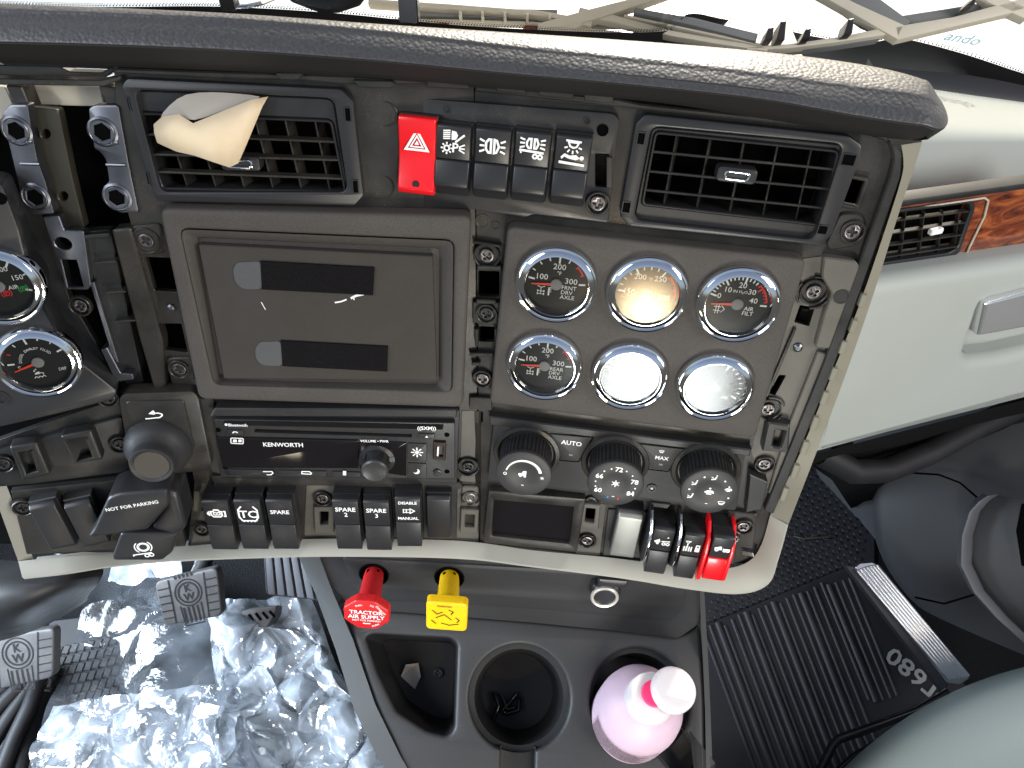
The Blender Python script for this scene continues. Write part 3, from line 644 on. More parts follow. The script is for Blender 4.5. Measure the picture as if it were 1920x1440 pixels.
# ================================================================== icons (unit strokes, -1..1)
def tri(r, c=(0, 0)): return [(c[0]+r*math.cos(R_(a)), c[1]+r*math.sin(R_(a))) for a in (90, 210, 330)]
def lampD(x, flip=1): return [(x, .55), (x+.25*flip, .5), (x+.5*flip, .2), (x+.5*flip, -.2), (x+.25*flip, -.5), (x, -.55)]
IC = {
 'hazard': [('c', tri(1.0, (0, -.2)), .16), ('c', tri(.55, (0, -.2)), .1), ('f', tri(.22, (0, -.2)))],
 'lights': [('f', [(-.1, .9), (.25, .85), (.4, .55), (.25, .25), (-.1, .2)])]+[('l', [(-.75, y-.0), (-.2, y+.05)], .08) for y in (.85, .7, .55, .4, .25)]+[('l', [(.2, .05), (.9, .65)], .12),
            ('c', circ(.2, 12, (-.45, -.45)), .1), ('t', 'P', .75, (.2, -.4))]+[('l', [(-.45+.3*math.cos(R_(a)), -.45+.3*math.sin(R_(a))), (-.45+.46*math.cos(R_(a)), -.45+.46*math.sin(R_(a)))], .1) for a in range(0, 360, 45)]+[('l', [(.5, -.4+k*.1), (.95, -.4+k*.32)], .09) for k in (-1, 0, 1)],
 'markers': [('c', lampD(.12, 1)[::-1] and [(-.12, .5), (-.3, .5), (-.5, .25), (-.5, -.25), (-.3, -.5), (-.12, -.5)], .14), ('c', [(.14, .5), (.32, .45), (.5, 0), (.32, -.45), (.14, -.5)], .14)]+[('l', [(-.62, k*.32), (-1.0, k*.48)], .12) for k in (-1, 0, 1)]+[('l', [(.62, k*.32), (1.0, k*.48)], .12) for k in (-1, 0, 1)],
 'trailer_lights': [('c', [(-.12, .8), (-.3, .8), (-.45, .55), (-.45, .3), (-.3, .1), (-.12, .1)], .13), ('c', [(.14, .8), (.3, .8), (.45, .45), (.3, .1), (.14, .1)], .13)]+[('l', [(s*.6, .45+k*.25), (s*.98, .45+k*.36)], .11) for k in (-1, 0, 1) for s in (-1, 1)]+[('l', [(-1, -.1), (.9, -.2)], .14), ('l', [(-.9, -.1), (-.85, -.35)], .1), ('c', circ(.16, 12, (.25, -.5)), .11), ('c', circ(.16, 12, (.65, -.52)), .11)],
 'bunk_light': [('l', [(-.6, .95), (.6, .9)], .12), ('c', [(-.4, .85), (.4, .82), (.25, .5), (0, .42), (-.25, .52)], .11)]+[('l', [(.45*math.cos(R_(a)), .6+.4*math.sin(R_(a))), (.72*math.cos(R_(a)), .6+.66*math.sin(R_(a)))], .1) for a in (200, 235, 270, 305, 340)]+[('f', [(-.9, -.35), (-.6, -.05), (-.2, -.2), (.3, -.1), (.6, -.35), (.3, -.5), (-.3, -.42), (-.6, -.3), (-.8, -.5)]), ('f', circ(.17, 12, (.75, -.3))), ('f', [(-1, -.65), (1, -.75), (1, -.95), (-1, -.85)])],
 'engine': [('c', [(-.55, .3), (-.3, .3), (-.2, .5), (.3, .5), (.4, .3), (.6, .3), (.6, -.25), (.4, -.45), (-.3, -.45), (-.55, -.2)], .13), ('l', [(-.75, .35), (-.75, -.3)], .12), ('l', [(.75, .35), (.95, .35), (.95, -.35), (.75, -.35)], .14), ('l', [(-.9, .2), (-.9, -.15)], .1), ('c', circ(.2, 8, (-.1, 0)), .1), ('c', circ(.2, 8, (.22, 0)), .1), ('l', [(-.2, .6), (.3, .6)], .1)],
 'tc': [('l', [(-.55, 1), (-.9, .55), (-.9, -.4), (-.65, -.85), (.65, -.85), (.9, -.4), (.9, .55), (.55, 1)], .14), ('t', 'TC', .95, (0, -.05))]+[('l', [(x, -.85), (x, -1.02)], .12) for x in (-.5, -.17, .17, .5)],
 'truck': [('f', [(-.9, .1), (-.3, .35), (-.1, .35), (.0, -.2), (-.4, -.2), (-.5, -.05), (-.9, -.1)]), ('c', circ(.17, 10, (-.6, -.25)), .12), ('c', circ(.16, 10, (.35, -.25)), .12), ('c', circ(.16, 10, (.75, -.25)), .12), ('l', [(.1, .0), (.95, .0)], .13)],
 'dump': [('f', [(-.9, -.1), (-.35, .25), (-.2, -.25), (-.8, -.35)]), ('f', circ(.16, 10, (-.5, -.45))), ('c', circ(.17, 10, (.2, -.45)), .12), ('c', circ(.17, 10, (.65, -.45)), .12), ('l', [(-.1, -.1), (.85, .0)], .14), ('f', tri(.15, (.55, .55)))],
 'lock': [('l', [(-.9, .8), (-.6, .4), (-.3, .8)], .12), ('l', [(-.6, .5), (-.6, -.8)], .12), ('c', circ(.16, 8, (-.6, .6)), .1)]+[('f', [(x, -.85), (x+.16, -.85), (x+.16, -.1), (x, -.1)]) for x in (-1, -.75, -.42, -.16)]+[('f', [(.35, -.8), (.9, -.8), (.9, -.15), (.35, -.15)]), ('l', [(.45, -.15), (.45, .2), (.8, .2), (.8, -.15)], .13)],
 'axle': [('l', [(-.7, .9), (0, .6), (.7, .9)], .13), ('l', [(0, .7), (0, -.9)], .13), ('l', [(-.6, -.15), (.6, -.15)], .13), ('l', [(-.6, -.75), (.6, -.75)], .13)]+[('l', [(s*.6, y-.22), (s*.6, y+.22)], .2) for s in (-1, 1) for y in (-.15, -.75)],
 'thermo': [('l', [(0, .9), (0, -.8)], .3), ('l', [(0, .8), (.5, .8)], .14), ('l', [(0, .4), (.5, .4)], .14), ('l', [(0, 0), (.5, 0)], .14)],
 'filter': [('l', [(-.5, .9), (-.5, -.9)], .12), ('l', [(-.1, .9), (-.1, -.9)], .12), ('l', [(-.9, .35), (.2, .35)], .12), ('l', [(-.9, -.35), (.2, -.35)], .12), ('l', [(.3, .6), (.85, 0), (.3, -.6)], .12)],
 'battery': [('c', [(-.8, .5), (.8, .5), (.8, -.6), (-.8, -.6)], .13), ('l', [(-.4, .6), (-.4, .8)], .25), ('l', [(.4, .6), (.4, .8)], .25), ('l', [(-.5, 0), (-.2, 0)], .1), ('l', [(.2, 0), (.5, 0)], .1)],
 'snow': [('l', [(.8*math.cos(R_(a)), .8*math.sin(R_(a))), (-.8*math.cos(R_(a)), -.8*math.sin(R_(a)))], .16) for a in (90, 150, 30)]+[('l', [(.35*math.cos(R_(a-30)), .35*math.sin(R_(a-30))), (.55*math.cos(R_(a)), .55*math.sin(R_(a))), (.35*math.cos(R_(a+30)), .35*math.sin(R_(a+30)))], .14) for a in range(30, 390, 60)],
 'seat_air': [('l', [(-.8, -.5), (.1, -.3), (.3, .5)], .3), ('f', circ(.2, 8, (.35, .8))), ('l', [(-.9, .3), (-.3, .0)], .16)],
 'recirc': [('f', [(-.9, -.1), (-.35, .3), (.6, .3), (.9, -.1), (.9, -.35), (-.9, -.35)]), ('f', circ(.22, 8, (0, .75))), ('l', [(-.5, -.6), (.5, -.6)], .2)],
 'defrost': [('c', [(-.8, .45), (-.4, .6), (.4, .6), (.8, .45), (.45, -.3), (-.45, -.3)], .16)]+[('l', [(x, -.5), (x, .2)], .14) for x in (-.3, 0, .3)],
 'cab_fan': [('f', [(-.9, -.5), (-.9, 0), (-.3, .1), (-.1, .6), (.5, .65), (.5, -.5)]), ('f', circ(.22, 10, (-.5, -.6))), ('f', circ(.22, 10, (.3, -.6)))],
 'arrow_back': [('l', [(-1, -.35), (.6, -.35), (.95, -.1), (.95, .1), (.6, .3), (-.1, .3)], .17), ('f', [(-.5, .3), (.15, .75), (.3, .3), (.1, .12)])],
 'trailer_brake': [('c', circ(.45, 24, (0, .25)), .09), ('c', circ(.34, 24, (0, .25)), .05), ('l', arc(.66, -50, 50, 8, (0, .25)), .09), ('l', arc(.66, 130, 230, 8, (0, .25)), .09), ('l', [(-1, -.5), (.5, -.45)], .11), ('l', [(-.95, -.5), (-.95, -.65)], .09), ('c', circ(.16, 12, (.05, -.72)), .08), ('c', circ(.16, 12, (.42, -.7)), .08)],
 'diff': [('l', [(-.7, .3), (.2, .3)], .12), ('l', [(-.7, -.3), (.2, -.3)], .12), ('l', [(-.6, .45), (-.6, -.45)], .14), ('l', [(-.2, .45), (-.2, -.45)], .14), ('c', [(.3, .5), (.9, 0), (.3, -.5)], .14)],
 'sun': [('f', circ(.3, 12))]+[('l', [(.4*math.cos(R_(a)), .4*math.sin(R_(a))), (.95*math.cos(R_(a)), .95*math.sin(R_(a)))], .2) for a in range(0, 360, 45)],
 'moon': [('f', arc(.8, -150, 60, 12)+arc(.72, 45, -125, 10, (-.42, .32)))],
 'phone': [('l', [(-.8, -.2), (-.4, .3), (.4, .3), (.8, -.1)], .35)],
 'eject': [('f', tri(.8))],
 'exhaust_fluid': [('l', [(-.9, -.9), (-.6, -.6), (-.3, -.9), (0, -.6), (.3, -.9), (.6, -.6), (.9, -.9)], .13), ('f', [(-.6, -.2), (.2, -.2), (.2, .25), (-.1, .25), (-.6, .0)]), ('f', circ(.14, 8, (-.5, .5))), ('l', [(.25, .0), (.7, -.1), (.7, -.4)], .12), ('f', circ(.12, 8, (-.2, .75)))],
 'park_brake': [('c', circ(.42, 20), .13), ('l', arc(.75, -55, 55, 8), .14), ('l', arc(.75, 125, 235, 8), .14), ('t', 'P', .6, (0, 0))],
}
def icon(b, kind, s, c=(0, 0), w=0, sx=1.0, wk=1.0):
    def t(p): return [(c[0]+x*s*sx, c[1]+y*s) for x, y in p]
    for e in IC[kind]:
        if e[0] == 'l': b.stroke(t(e[1]), e[2]*s*wk, w)
        elif e[0] == 'c': b.stroke(t(e[1]), e[2]*s*wk, w, closed=True)
        elif e[0] == 'f': b.poly(t(e[1]), w)
        elif e[0] == 't': b.text(e[1], e[2]*s*1.35, t([e[3]])[0], w, bold=.02)
    return b

# ================================================================== top switch panel
SP = Thing('switch_plate', 'black upper switch plate holding the red hazard switch and four black rockers', 'switch panel', RF, (695, 190), .001)
o = rpoly(SP.q([(694, 184), (704, 178), (1150, 213), (1161, 226), (1140, 418), (1000, 402), (985, 408), (880, 392), (692, 384)], .004), .002, 3)
SP.part('plate', B().plate(o, 0, .004, .0008, holes=[rpoly(SP.q(h, .004), .001) for h in (R4(713, 255, 740, 310, .02), R4(1116, 288, 1142, 350, .06))], seg=2), MT['carrier_black'])
for h in (R4(713, 255, 740, 310, .02), R4(1116, 288, 1142, 350, .06)):
    SP.part('slot', B().plate(SP.q(h, .0), -.002, -.001), MT['cavity'])
SP.part('slot_liner', B().plate(SP.q(R4(1137, 290, 1148, 348, .06), .0), 0, .0055, .0005), MT['carrier'])
for x, y, bs in ((725, 212, 1), (719, 347, 1), (1121, 380, 1)): screw(RF, x, y, .0055, 'black_satin' if x < 1000 else 'screw_steel', bs)
for x, y in ((838, 205), (1101, 227)):
    u, v = SP.q1(x, y, .004); b = B().lathe([(.0026, .0038), (.0026, .0045), (.0020, .0045), (.0018, .0040)], 16); SP.part('rivet', b, MT['black_satin'], M=Matrix.Translation((u, v, 0)))
u, v = SP.q1(1130, 244, .004); SP.part('locating_hole', B().lathe([(.0038, .004), (.0038, .0048), (.003, .0048), (.003, .0042)], 18), MT['cavity'], M=Matrix.Translation((u, v, 0)))

def rocker(label, fr, quad, w, legend=None, prof='flat', m='black_satin', lens=None, group='rocker switches', name='rocker_switch', parent_w=.004):
    """quad: face corners in the picture at height w above the frame (tl, tr, br, bl)"""
    cx = sum(p[0] for p in quad)/4; cy = sum(p[1] for p in quad)/4
    T = Thing(name, label, 'switch', fr, (cx, cy), parent_w, group); h = w-parent_w
    u0, v0 = fr.uv(cx, cy, w); du, dv = u0-T.o0[0], v0-T.o0[1]
    q = T.q(quad, h); W = ((q[1][0]-q[0][0])+(q[2][0]-q[3][0]))/2; vt = (q[0][1]+q[1][1])/2; vb = (q[2][1]+q[3][1])/2; uc = sum(p[0] for p in q)/4
    H = vt-vb; mid = vb+H*.52
    T.part('housing', B().box(uc-W*.5-.0006, uc+W*.5+.0006, vb+H*.04, vt+.001, -.004, h*.55, .0008), MT['black'])
    if prof == 'top':
        up = [(vt, 0), (vt, h*.75), (vt-.0015, h), (mid+.0003, h*.93), (mid+.0003, 0)]
        lo = [(mid-.0003, 0), (mid-.0003, h*.93), (vb+H*.23, h*1.25), (vb+H*.16, h*1.22), (vb+H*.10, h*.8), (vb, h*.45), (vb, 0)]
    elif prof == 'blank':
        up, lo = None, [(vt, 0), (vt, h*.8), (vt-.003, h), (vb+.004, h*1.02), (vb, h*.85), (vb, 0)]
    elif prof == 'hazard':
        up = [(vt, 0), (vt, h*1.0), (vt-H*.05, h*1.05), (mid+.0002, h*.75), (mid+.0002, 0)]
        lo = [(mid-.0002, 0), (mid-.0002, h*.75), (vb+H*.2, h*1.0), (vb+H*.06, h*1.15), (vb, h*.9), (vb, 0)]
        up, lo = None, [(vt, 0), (vt, h*1.0), (vt-H*.06, h*1.06), (mid+H*.1, h*.78), (mid-H*.1, h*.78), (vb+H*.2, h*1.02), (vb+H*.07, h*1.15), (vb, h*.9), (vb, 0)]
    else:
        up = [(vt+.001, 0), (vt+.0008, h*.9), (vt-.0012, h), (mid+.0003, h*.97), (mid+.0003, 0)]
        lo = [(mid-.0003, 0), (mid-.0003, h*.97), (vb+H*.1, h*1.03), (vb+.0008, h*.98), (vb, h*.9), (vb+.002, 0)]
    c = T.part('lower_cap', B().prism(lo, uc-W/2, uc+W/2).bevel(.0012, 3), MT[lens or m])
    if prof == 'hazard': part('indicator', B().lathe([(.0026, h*1.05), (.0024, h*1.05+.0006)], 16), MT['print_dark'], c, M=Matrix.Translation((uc, vb+H*.14, 0)))
    if up: c = T.part('upper_cap', B().prism(up, uc-W/2, uc+W/2).bevel(.0009, 2), MT[m])
    if legend:
        b = B(); wl = h*1.0+.0003
        legend(b, uc, (vt+mid)/2, W, vt-mid, wl); part('legend', b, MT['print'], c, 0)
    return T
def ic_leg(kind, k=.72, sx=1.0, wk=1.25, dy=0):
    return lambda b, u, v, W, H, w: icon(b, kind, W*.5*k, (u, v+dy*H), w, sx, wk)
def tx_leg(lines, k=.27, bold=.015):
    def f(b, u, v, W, H, w):
        for i, t in enumerate(lines): b.text(t, W*k, (u, v+H*.06-(i-(len(lines)-1)/2)*W*k*.92), w, bold=bold)
    return f
rocker('bright red hazard switch with a white triangle, leftmost in the upper switch plate', RF, [(742, 217), (815, 221), (816, 368), (750, 362)], .014, lambda b, u, v, W, H, w: icon(b, 'hazard', W*.34, (u, v-.003), w-.0012, 1, 1.1), 'hazard', 'red')
for i, (x, y, k, lb) in enumerate(((816, 231, 'lights', 'black rocker switch beside the red hazard switch, headlamp and parking lamp symbols'), (891, 238, 'markers', 'black rocker switch with two facing lamp symbols and rays'),
                               (966, 244, 'trailer_lights', 'black rocker switch with two lamps above a trailer symbol'), (1042, 251, 'bunk_light', 'black rocker switch with a lamp over a sleeping figure, rightmost in the upper plate'))):
    T = rocker(lb, RF, [(x, y), (x+66, y+4), (x+62-i*3, y+141), (x-1-i*3, y+136)], .0125, ic_leg(k, .74), 'top')
    u, v = T.q1(x+30, y+130); 
    hl = B()

# ================================================================== display blank with foam board
DP = Thing('display_blank', 'dark grey textured panel with a recessed frame, left of the round gauges', 'panel', LF, (372, 748), .001)
out = rpoly(DP.q([(297, 391), (884, 405), (868, 766), (372, 750)], .013), .007, 5)
inn = rpoly(DP.q([(338, 430), (850, 452), (846, 735), (402, 722)], .013), .006, 4)
flo = rpoly(DP.q([(368, 447), (824, 468), (822, 722), (412, 715)], .006), .004, 4)
DP.part('frame', B().plate(out, 0, .013, .003, holes=[inn], seg=3), MT['panel'])
b = B().grid([[(x, y, .0128) for x, y in inn], [(x*.5+a*.5, y*.5+c*.5, .0105) for (x, y), (a, c) in zip(inn, flo)], [(x, y, .004) for x, y in flo]], closed=True)
DP.part('recess_slope', b, MT['panel'])
DP.part('recess_floor', B().plate(flo, .002, .0042), MT['panel'])
BD = Thing('foam_board', 'grey-black foam board with two hook strips stuck inside the dark display panel', 'board', LF, (418, 710), .0055)
bo = BD.q([(372, 459), (811, 481), (819, 713), (420, 710)], .006)
BD.part('sheet', B().plate(rpoly(bo, .0012), 0, .006, .0006), MT['board'])
for tabp, blk in (([(436, 505), (443, 493), (490, 490), (492, 543), (455, 543), (440, 530)], [(488, 490), (702, 502), (699, 554), (491, 543)]),
                  ([(477, 655), (487, 642), (527, 640), (530, 687), (492, 686), (480, 675)], [(526, 639), (727, 650), (726, 697), (530, 687)])):
    o = BD.part('hook_strip', B().plate(BD.q(blk, .0075), .006, .0076, .0003), MT['velcro'])
    part('backing_tab', B().plate(rpoly(BD.q(tabp, .007), .004, 4), .006, .0068, .0003), MT['tab'], o)
for p, wd_ in (([(628, 567), (640, 565), (650, 561)], .0012), ([(658, 559), (668, 554), (682, 551)], .0018), ([(664, 562), (663, 556)], .001), ([(490, 566), (498, 580)], .0006)):
    BD.part('glue_smear', B().stroke(BD.q(p, .006), wd_, .0062), MT['smear'], smooth=0)

# ================================================================== masking tape on the vent
TP = Thing('masking_tape', 'curled strip of cream masking tape stuck on the left air vent', 'tape', LF, (380, 240), .008)
fr_ = [[(288, 233, 0.0055), (305, 218, 0.0088), (335, 214, 0.0110), (362, 231, 0.0110), (420, 207, 0.0077), (470, 187, 0.0044), (503, 181, 0.0006)],
       [(289, 250, 0.0077), (318, 248, 0.0110), (352, 252, 0.0143), (385, 258, 0.0143), (425, 250, 0.0110), (462, 222, 0.0072), (492, 200, 0.0033)],
       [(295, 268, 0.0066), (330, 284, 0.0110), (365, 292, 0.0138), (400, 304, 0.0143), (430, 314, 0.0127), (447, 306, 0.0099), (462, 272, 0.0066)]]
b = B().grid([[(*TP.q1(x, y, w), w) for x, y, w in r] for r in fr_], flip=True)
f_ = TP.part('front_fold', b, MT['tape'], smooth=50)
s = f_.modifiers.new('t', 'SOLIDIFY'); s.thickness = .0003
bk = [[(345, 174, 0.0011), (400, 172, 0.0006), (440, 175, 0.0006), (503, 181, 0.0006)], [(318, 196, 0.0055), (365, 195, 0.0050), (410, 192, 0.0039), (470, 187, 0.0028)], [(292, 226, 0.0060), (325, 214, 0.0088), (355, 226, 0.0094), (372, 226, 0.0088)]]
f_ = TP.part('back_fold', B().grid([[(*TP.q1(x, y, w), w) for x, y, w in r] for r in bk], flip=True), MT['tape_back'], smooth=80)
s = f_.modifiers.new('s', 'SUBSURF'); s.levels = 1; s.render_levels = 1

# ================================================================== round gauges
GP = Thing('gauge_surround', 'dark grey textured panel with six round openings for gauges', 'panel', RF, (920, 757), .001)
GC = [(1043, 535), (1213, 553), (1383, 572), (1021, 688), (1181, 707), (1340, 727)]
GPW = .012
gcs = [RF.uv(x, y, .001+GPW+.003) for x, y in GC]
o = rpoly(GP.q([(951, 425), (1514, 487), (1416, 824), (918, 757)], GPW), [.006, .007, .008, .004], 5)
GP.part('plate', B().plate(o, 0, GPW, .0025, holes=[circ(.0262, 40, (u-GP.o0[0], v-GP.o0[1])) for u, v in gcs], seg=3), MT['panel'])
def gauge(label, fr, uv, w, k, a0, a1, n, red, nums, needle, extras, group='round chrome gauges', majors=None):
    """k: size; angles in degrees on the dial; n ticks; red: tick indices printed red"""
    T = Thing('gauge', label, 'gauge', fr, None, w, group, uv=uv)
    z = .0293*k
    P_ = [(1.0, -.0035), (1.0, .0038), (.978, .0052), (.94, .0055), (.91, .0046), (.80, .0064), (.775, .0064), (.75, .0040), (.745, .0008)]
    T.part('bezel', B().lathe([(r*z, h*k) for r, h in P_], 64, cap1=False), MT['chrome'], smooth=50)
    d = T.part('dial', B().lathe([(z*.76, .0006*k)], 48), MT['dial'])
    R0 = z*.75; w_ = .0007*k
    bw, br = B(), B()
    for i in range(n+1):
        a = R_(a0+(a1-a0)*i/n); mj = i in (majors or (0, n//2, n))
        r1 = R0*.93; r0 = R0*(.72 if mj else .82)
        (br if i in red else bw).stroke([(r0*math.cos(a), r0*math.sin(a)), (r1*math.cos(a), r1*math.sin(a))], R0*(.06 if mj else .042), w_)
    part('ticks', bw, MT['print'], d, 0)
    if red:
        aa, ab = a0+(a1-a0)*min(red)/n, a0+(a1-a0)*max(red)/n
        br.stroke(arc(R0*.9, aa, ab, 12), R0*.05, w_); part('red_zone', br, MT['print_red'], d, 0)
    b = B()
    for s, x, y, sz in nums: b.text(s, R0*sz, (x*R0, y*R0), w_, bold=.005)
    for e in extras:
        if e[0] == 'i': icon(b, e[1], R0*e[4], (e[2]*R0, e[3]*R0), w_)
        else: b.text(e[1], R0*e[4], (e[2]*R0, e[3]*R0), w_, bold=.004, rot=e[5] if len(e) > 5 else 0)
    part('numerals', b, MT['print'], d, 0)
    if needle is not None:
        c, s = math.cos(R_(needle)), math.sin(R_(needle))
        M = Matrix.Rotation(R_(needle), 4, 'Z')
        nb = B().plate([(-R0*.0, -R0*.05), (R0*.82, -R0*.02), (R0*.82, R0*.02), (0, R0*.05)], .0016*k, .0022*k, 0, M=M)
        nd = T.part('needle', nb, MT['needle'])
        part('hub', B().lathe([(R0*.19, .0008*k), (R0*.19, .0024*k), (R0*.15, .0028*k)], 24), MT['print_grey'], nd)
    T.part('glass', B().lathe([(z*.775, .0042*k)], 48), MT['glass'])
    return T
T100 = [('100', -.50, .20, .28), ('200', .04, .60, .28), ('300', .46, .14, .28)]
gw = .001+GPW
gauge('gauge reading 100 to 300, front drive axle, top left of six', RF, gcs[0], gw, 1, 172, 5, 8, (6, 7), T100, 184,
      [('t', '°F', .05, .38, .18), ('i', 'axle', -.48, -.28, .17), ('i', 'thermo', -.22, -.30, .17), ('t', 'FRNT', .42, -.10, .20), ('t', 'DRV', .36, -.27, .20), ('t', 'AXLE', .40, -.44, .20)])
gauge('gauge with glowing warm glare, 150 to 300, top middle of six', RF, gcs[1], gw, 1, 180, 0, 12, (9, 10, 11, 12), [('150', -.58, .0, .26), ('200', -.30, .55, .26), ('250', .34, .55, .26), ('300', .55, -.08, .26)], 190, [('t', '°F', .03, .50, .15)], majors=(0, 4, 8, 12))
gauge('gauge reading 0 to 40 inches of water, air filter, top right of six', RF, gcs[2], gw, 1, 165, 2, 20, tuple(range(14, 20)), [('0', -.62, .20, .26), ('10', -.40, .44, .26), ('20', .03, .64, .26), ('30', .36, .45, .26), ('40', .48, .16, .26)], 186,
      [('t', 'IN H₂O', .0, .42, .14), ('i', 'filter', -.52, -.25, .2), ('t', 'AIR', .40, -.14, .20), ('t', 'FILT', .40, -.31, .20)], majors=(0, 5, 10, 15, 20))
gauge('gauge reading 100 to 300, rear drive axle, bottom left of six', RF, gcs[3], gw, 1, 172, 5, 8, (6, 7), T100, 184,
      [('t', '°F', .05, .38, .18), ('i', 'axle', -.48, -.28, .17), ('i', 'thermo', -.22, -.30, .17), ('t', 'REAR', .42, -.10, .20), ('t', 'DRV', .36, -.27, .20), ('t', 'AXLE', .40, -.44, .20)])
gauge('gauge washed out by white glare with a battery symbol, bottom middle of six', RF, gcs[4], gw, 1, 165, 10, 10, (), [('20', -.25, .62, .24)], 168, [('i', 'battery', -.5, -.1, .24)])
gauge('gauge washed out by white glare, fine ticks at its right, bottom right of six', RF, gcs[5], gw, 1, 165, -25, 14, (), [], 200, [('t', 'PSI', .45, -.42, .18)])

# ================================================================== radio
RD = Thing('radio', 'black car radio with a glossy face, volume knob and white lettering', 'radio', LF, (620, 900), .001)
rb = RD.q([(396, 770), (862, 769), (857, 906), (414, 897)], .003)
RD.part('bracket', B().plate(rpoly(rb, .001), 0, .003, .0006), MT['black'])
RD.part('top_ledge', B().plate(RD.q([(402, 766), (858, 768), (856, 783), (394, 781)], .012), 0, .012, .001), MT['black'])
slot = RD.q([(477, 805), (772, 815), (771, 820), (477, 811)], .008)
face = RD.q([(401, 786), (853, 793), (853, 899), (424, 892)], .008)
RD.part('face', B().plate(rpoly(face, .0015), 0, .008, .0008, holes=[slot], seg=2), MT['black'])
RD.part('disc_slot', B().plate(RD.q([(472, 800), (776, 812), (775, 824), (472, 814)], .004), .002, .0035), MT['cavity'])
RD.part('upper_gloss', B().plate(rpoly(RD.q([(418, 789), (832, 796), (830, 806), (418, 797)], .0085), .0006), .007, .0086, .0003), MT['gloss_black'])
RD.part('display_window', B().plate(rpoly(RD.q([(404, 820), (672, 826), (672, 878), (418, 877)], .0095), .0012), .007, .0096, .0006, seg=2), MT['gloss_black'])
RD.part('display_window', B().plate(rpoly(RD.q([(674, 826), (762, 830), (762, 893), (674, 880)], .0090), .0012), .007, .0091, .0006, seg=2), MT['gloss_black'])
for p in ([(764, 831), (800, 833), (800, 866), (764, 864)], [(764, 868), (800, 870), (800, 898), (764, 896)], [(425, 880), (512, 882), (512, 893), (432, 892)], [(522, 882), (612, 884), (612, 895), (522, 893)], [(622, 884), (676, 886), (676, 896), (622, 895)],
          [(424, 806), (456, 807), (456, 817), (424, 816)], [(784, 813), (815, 814), (815, 823), (784, 822)]):
    RD.part('button', B().plate(rpoly(RD.q(p, .0092), .0008), .007, .0093, .0006, seg=2), MT['black_satin'])
us = RD.part('usb_port', B().plate(rpoly(RD.q([(813, 829), (837, 830), (835, 864), (812, 862)], .0105), .001), .007, .0106, .0006, holes=[RD.q([(819, 836), (831, 837), (830, 857), (818, 856)], .0105)]), MT['socket_in'])
part('tongue', B().plate(RD.q([(820, 838), (823, 838), (822, 855), (819, 855)], .0095), .007, .0098), MT['print'], us)
for x, y, r in ((409, 806, .0022), (838, 815, .0022), (422, 876, .0022), (838, 884, .0022)):
    u, v = RD.q1(x, y, .008); RD.part('pin_hole', B().lathe([(r, .0078), (r, .0083)], 14), MT['cavity'], M=Matrix.Translation((u, v, 0)))
u, v = RD.q1(820, 885, .008); a = RD.part('aux_jack', B().lathe([(.0034, .0076), (.0034, .0095), (.0024, .0098), (.0016, .009)], 18), MT['black_satin'], M=Matrix.Translation((u, v, 0)))
# volume knob: fluted barrel with a dished cap
u, v = RD.q1(706, 866, .013)
rows = []
for r, h in ((.0150, .008), (.0150, .0105), (.0118, .0118), (.0112, .024)):
    row = []
    for i in range(72):
        a_ = 2*math.pi*i/72; fl = (.0012 if (i % 12) < 4 and h > .011 else 0)
        row.append(((r-fl)*math.cos(a_), (r-fl)*math.sin(a_), h))
    rows.append(row)
kn = RD.part('volume_knob', B().grid(rows, True), MT['black_satin'], M=Matrix.Translation((u, v, 0)))
part('knob_cap', B().lathe([(.0114, .0235), (.0112, .0252), (.0098, .0262), (.006, .0254), (.002, .0251)], 40), MT['knob_cap'], kn)
b = B()
def tpx(T, b, s, px, h, w, **k):
    u, v = T.q1(*px, w); d = (T.fr.hit(px[0], px[1], T.w+w)-CAM).dot(c_f)
    b.text(s, h*d/F*1.38, (u, v), w, **k)
def ipx(T, b, kind, px, h, w, **k):
    u, v = T.q1(*px, w); d = (T.fr.hit(px[0], px[1], T.w+w)-CAM).dot(c_f)
    icon(b, kind, h*d/F/2, (u, v), w, **k)
def rl(nm, f_):
    b = B(); f_(b); RD.part(nm, b, MT['print'], smooth=0)
rl('brand_lettering', lambda b: tpx(RD, b, 'KENWORTH', (531, 834), 9.5, .0097, bold=.018)); rl('bluetooth_lettering', lambda b: (tpx(RD, b, 'Bluetooth', (446, 797), 6.5, .0087, bold=.014), b.poly(circ(.0012, 10, RD.q1(424, 796, .0087)), .0087)))
rl('volume_lettering', lambda b: tpx(RD, b, 'VOLUME • PWR', (702, 827), 5.5, .0097, bold=.02)); rl('satellite_lettering', lambda b: tpx(RD, b, '((SXM))', (800, 803), 8, .0087, bold=.02))
rl('sun_mark', lambda b: ipx(RD, b, 'sun', (782, 848), 24, .0094)); rl('moon_mark', lambda b: ipx(RD, b, 'moon', (781, 884), 15, .0094)); rl('phone_mark', lambda b: ipx(RD, b, 'phone', (441, 811), 12, .0094)); rl('eject_mark', lambda b: ipx(RD, b, 'eject', (800, 819), 8, .0094))
rl('back_mark', lambda b: b.stroke(RD.q([(493, 884), (510, 884), (512, 887), (508, 890), (500, 890)], .0094), .0009, .0094)); rl('mute_mark', lambda b: b.stroke(RD.q([(566, 884), (580, 884), (584, 887), (583, 889), (566, 888)], .0094), .0009, .0094, closed=True))
rl('pause_mark', lambda b: b.poly(RD.q([(643, 883), (649, 883), (649, 891), (643, 891)], .0094), .0094))
rl('badge_mark', lambda b: (b.stroke(rpoly(RD.q([(433, 821), (456, 822), (456, 832), (433, 831)], .0097), .001), .0008, .0097, closed=True), b.poly(RD.q([(437, 824), (444, 824), (444, 829), (437, 829)], .0097), .0097), b.poly(RD.q([(447, 824), (453, 824), (453, 829), (447, 829)], .0097), .0097)))

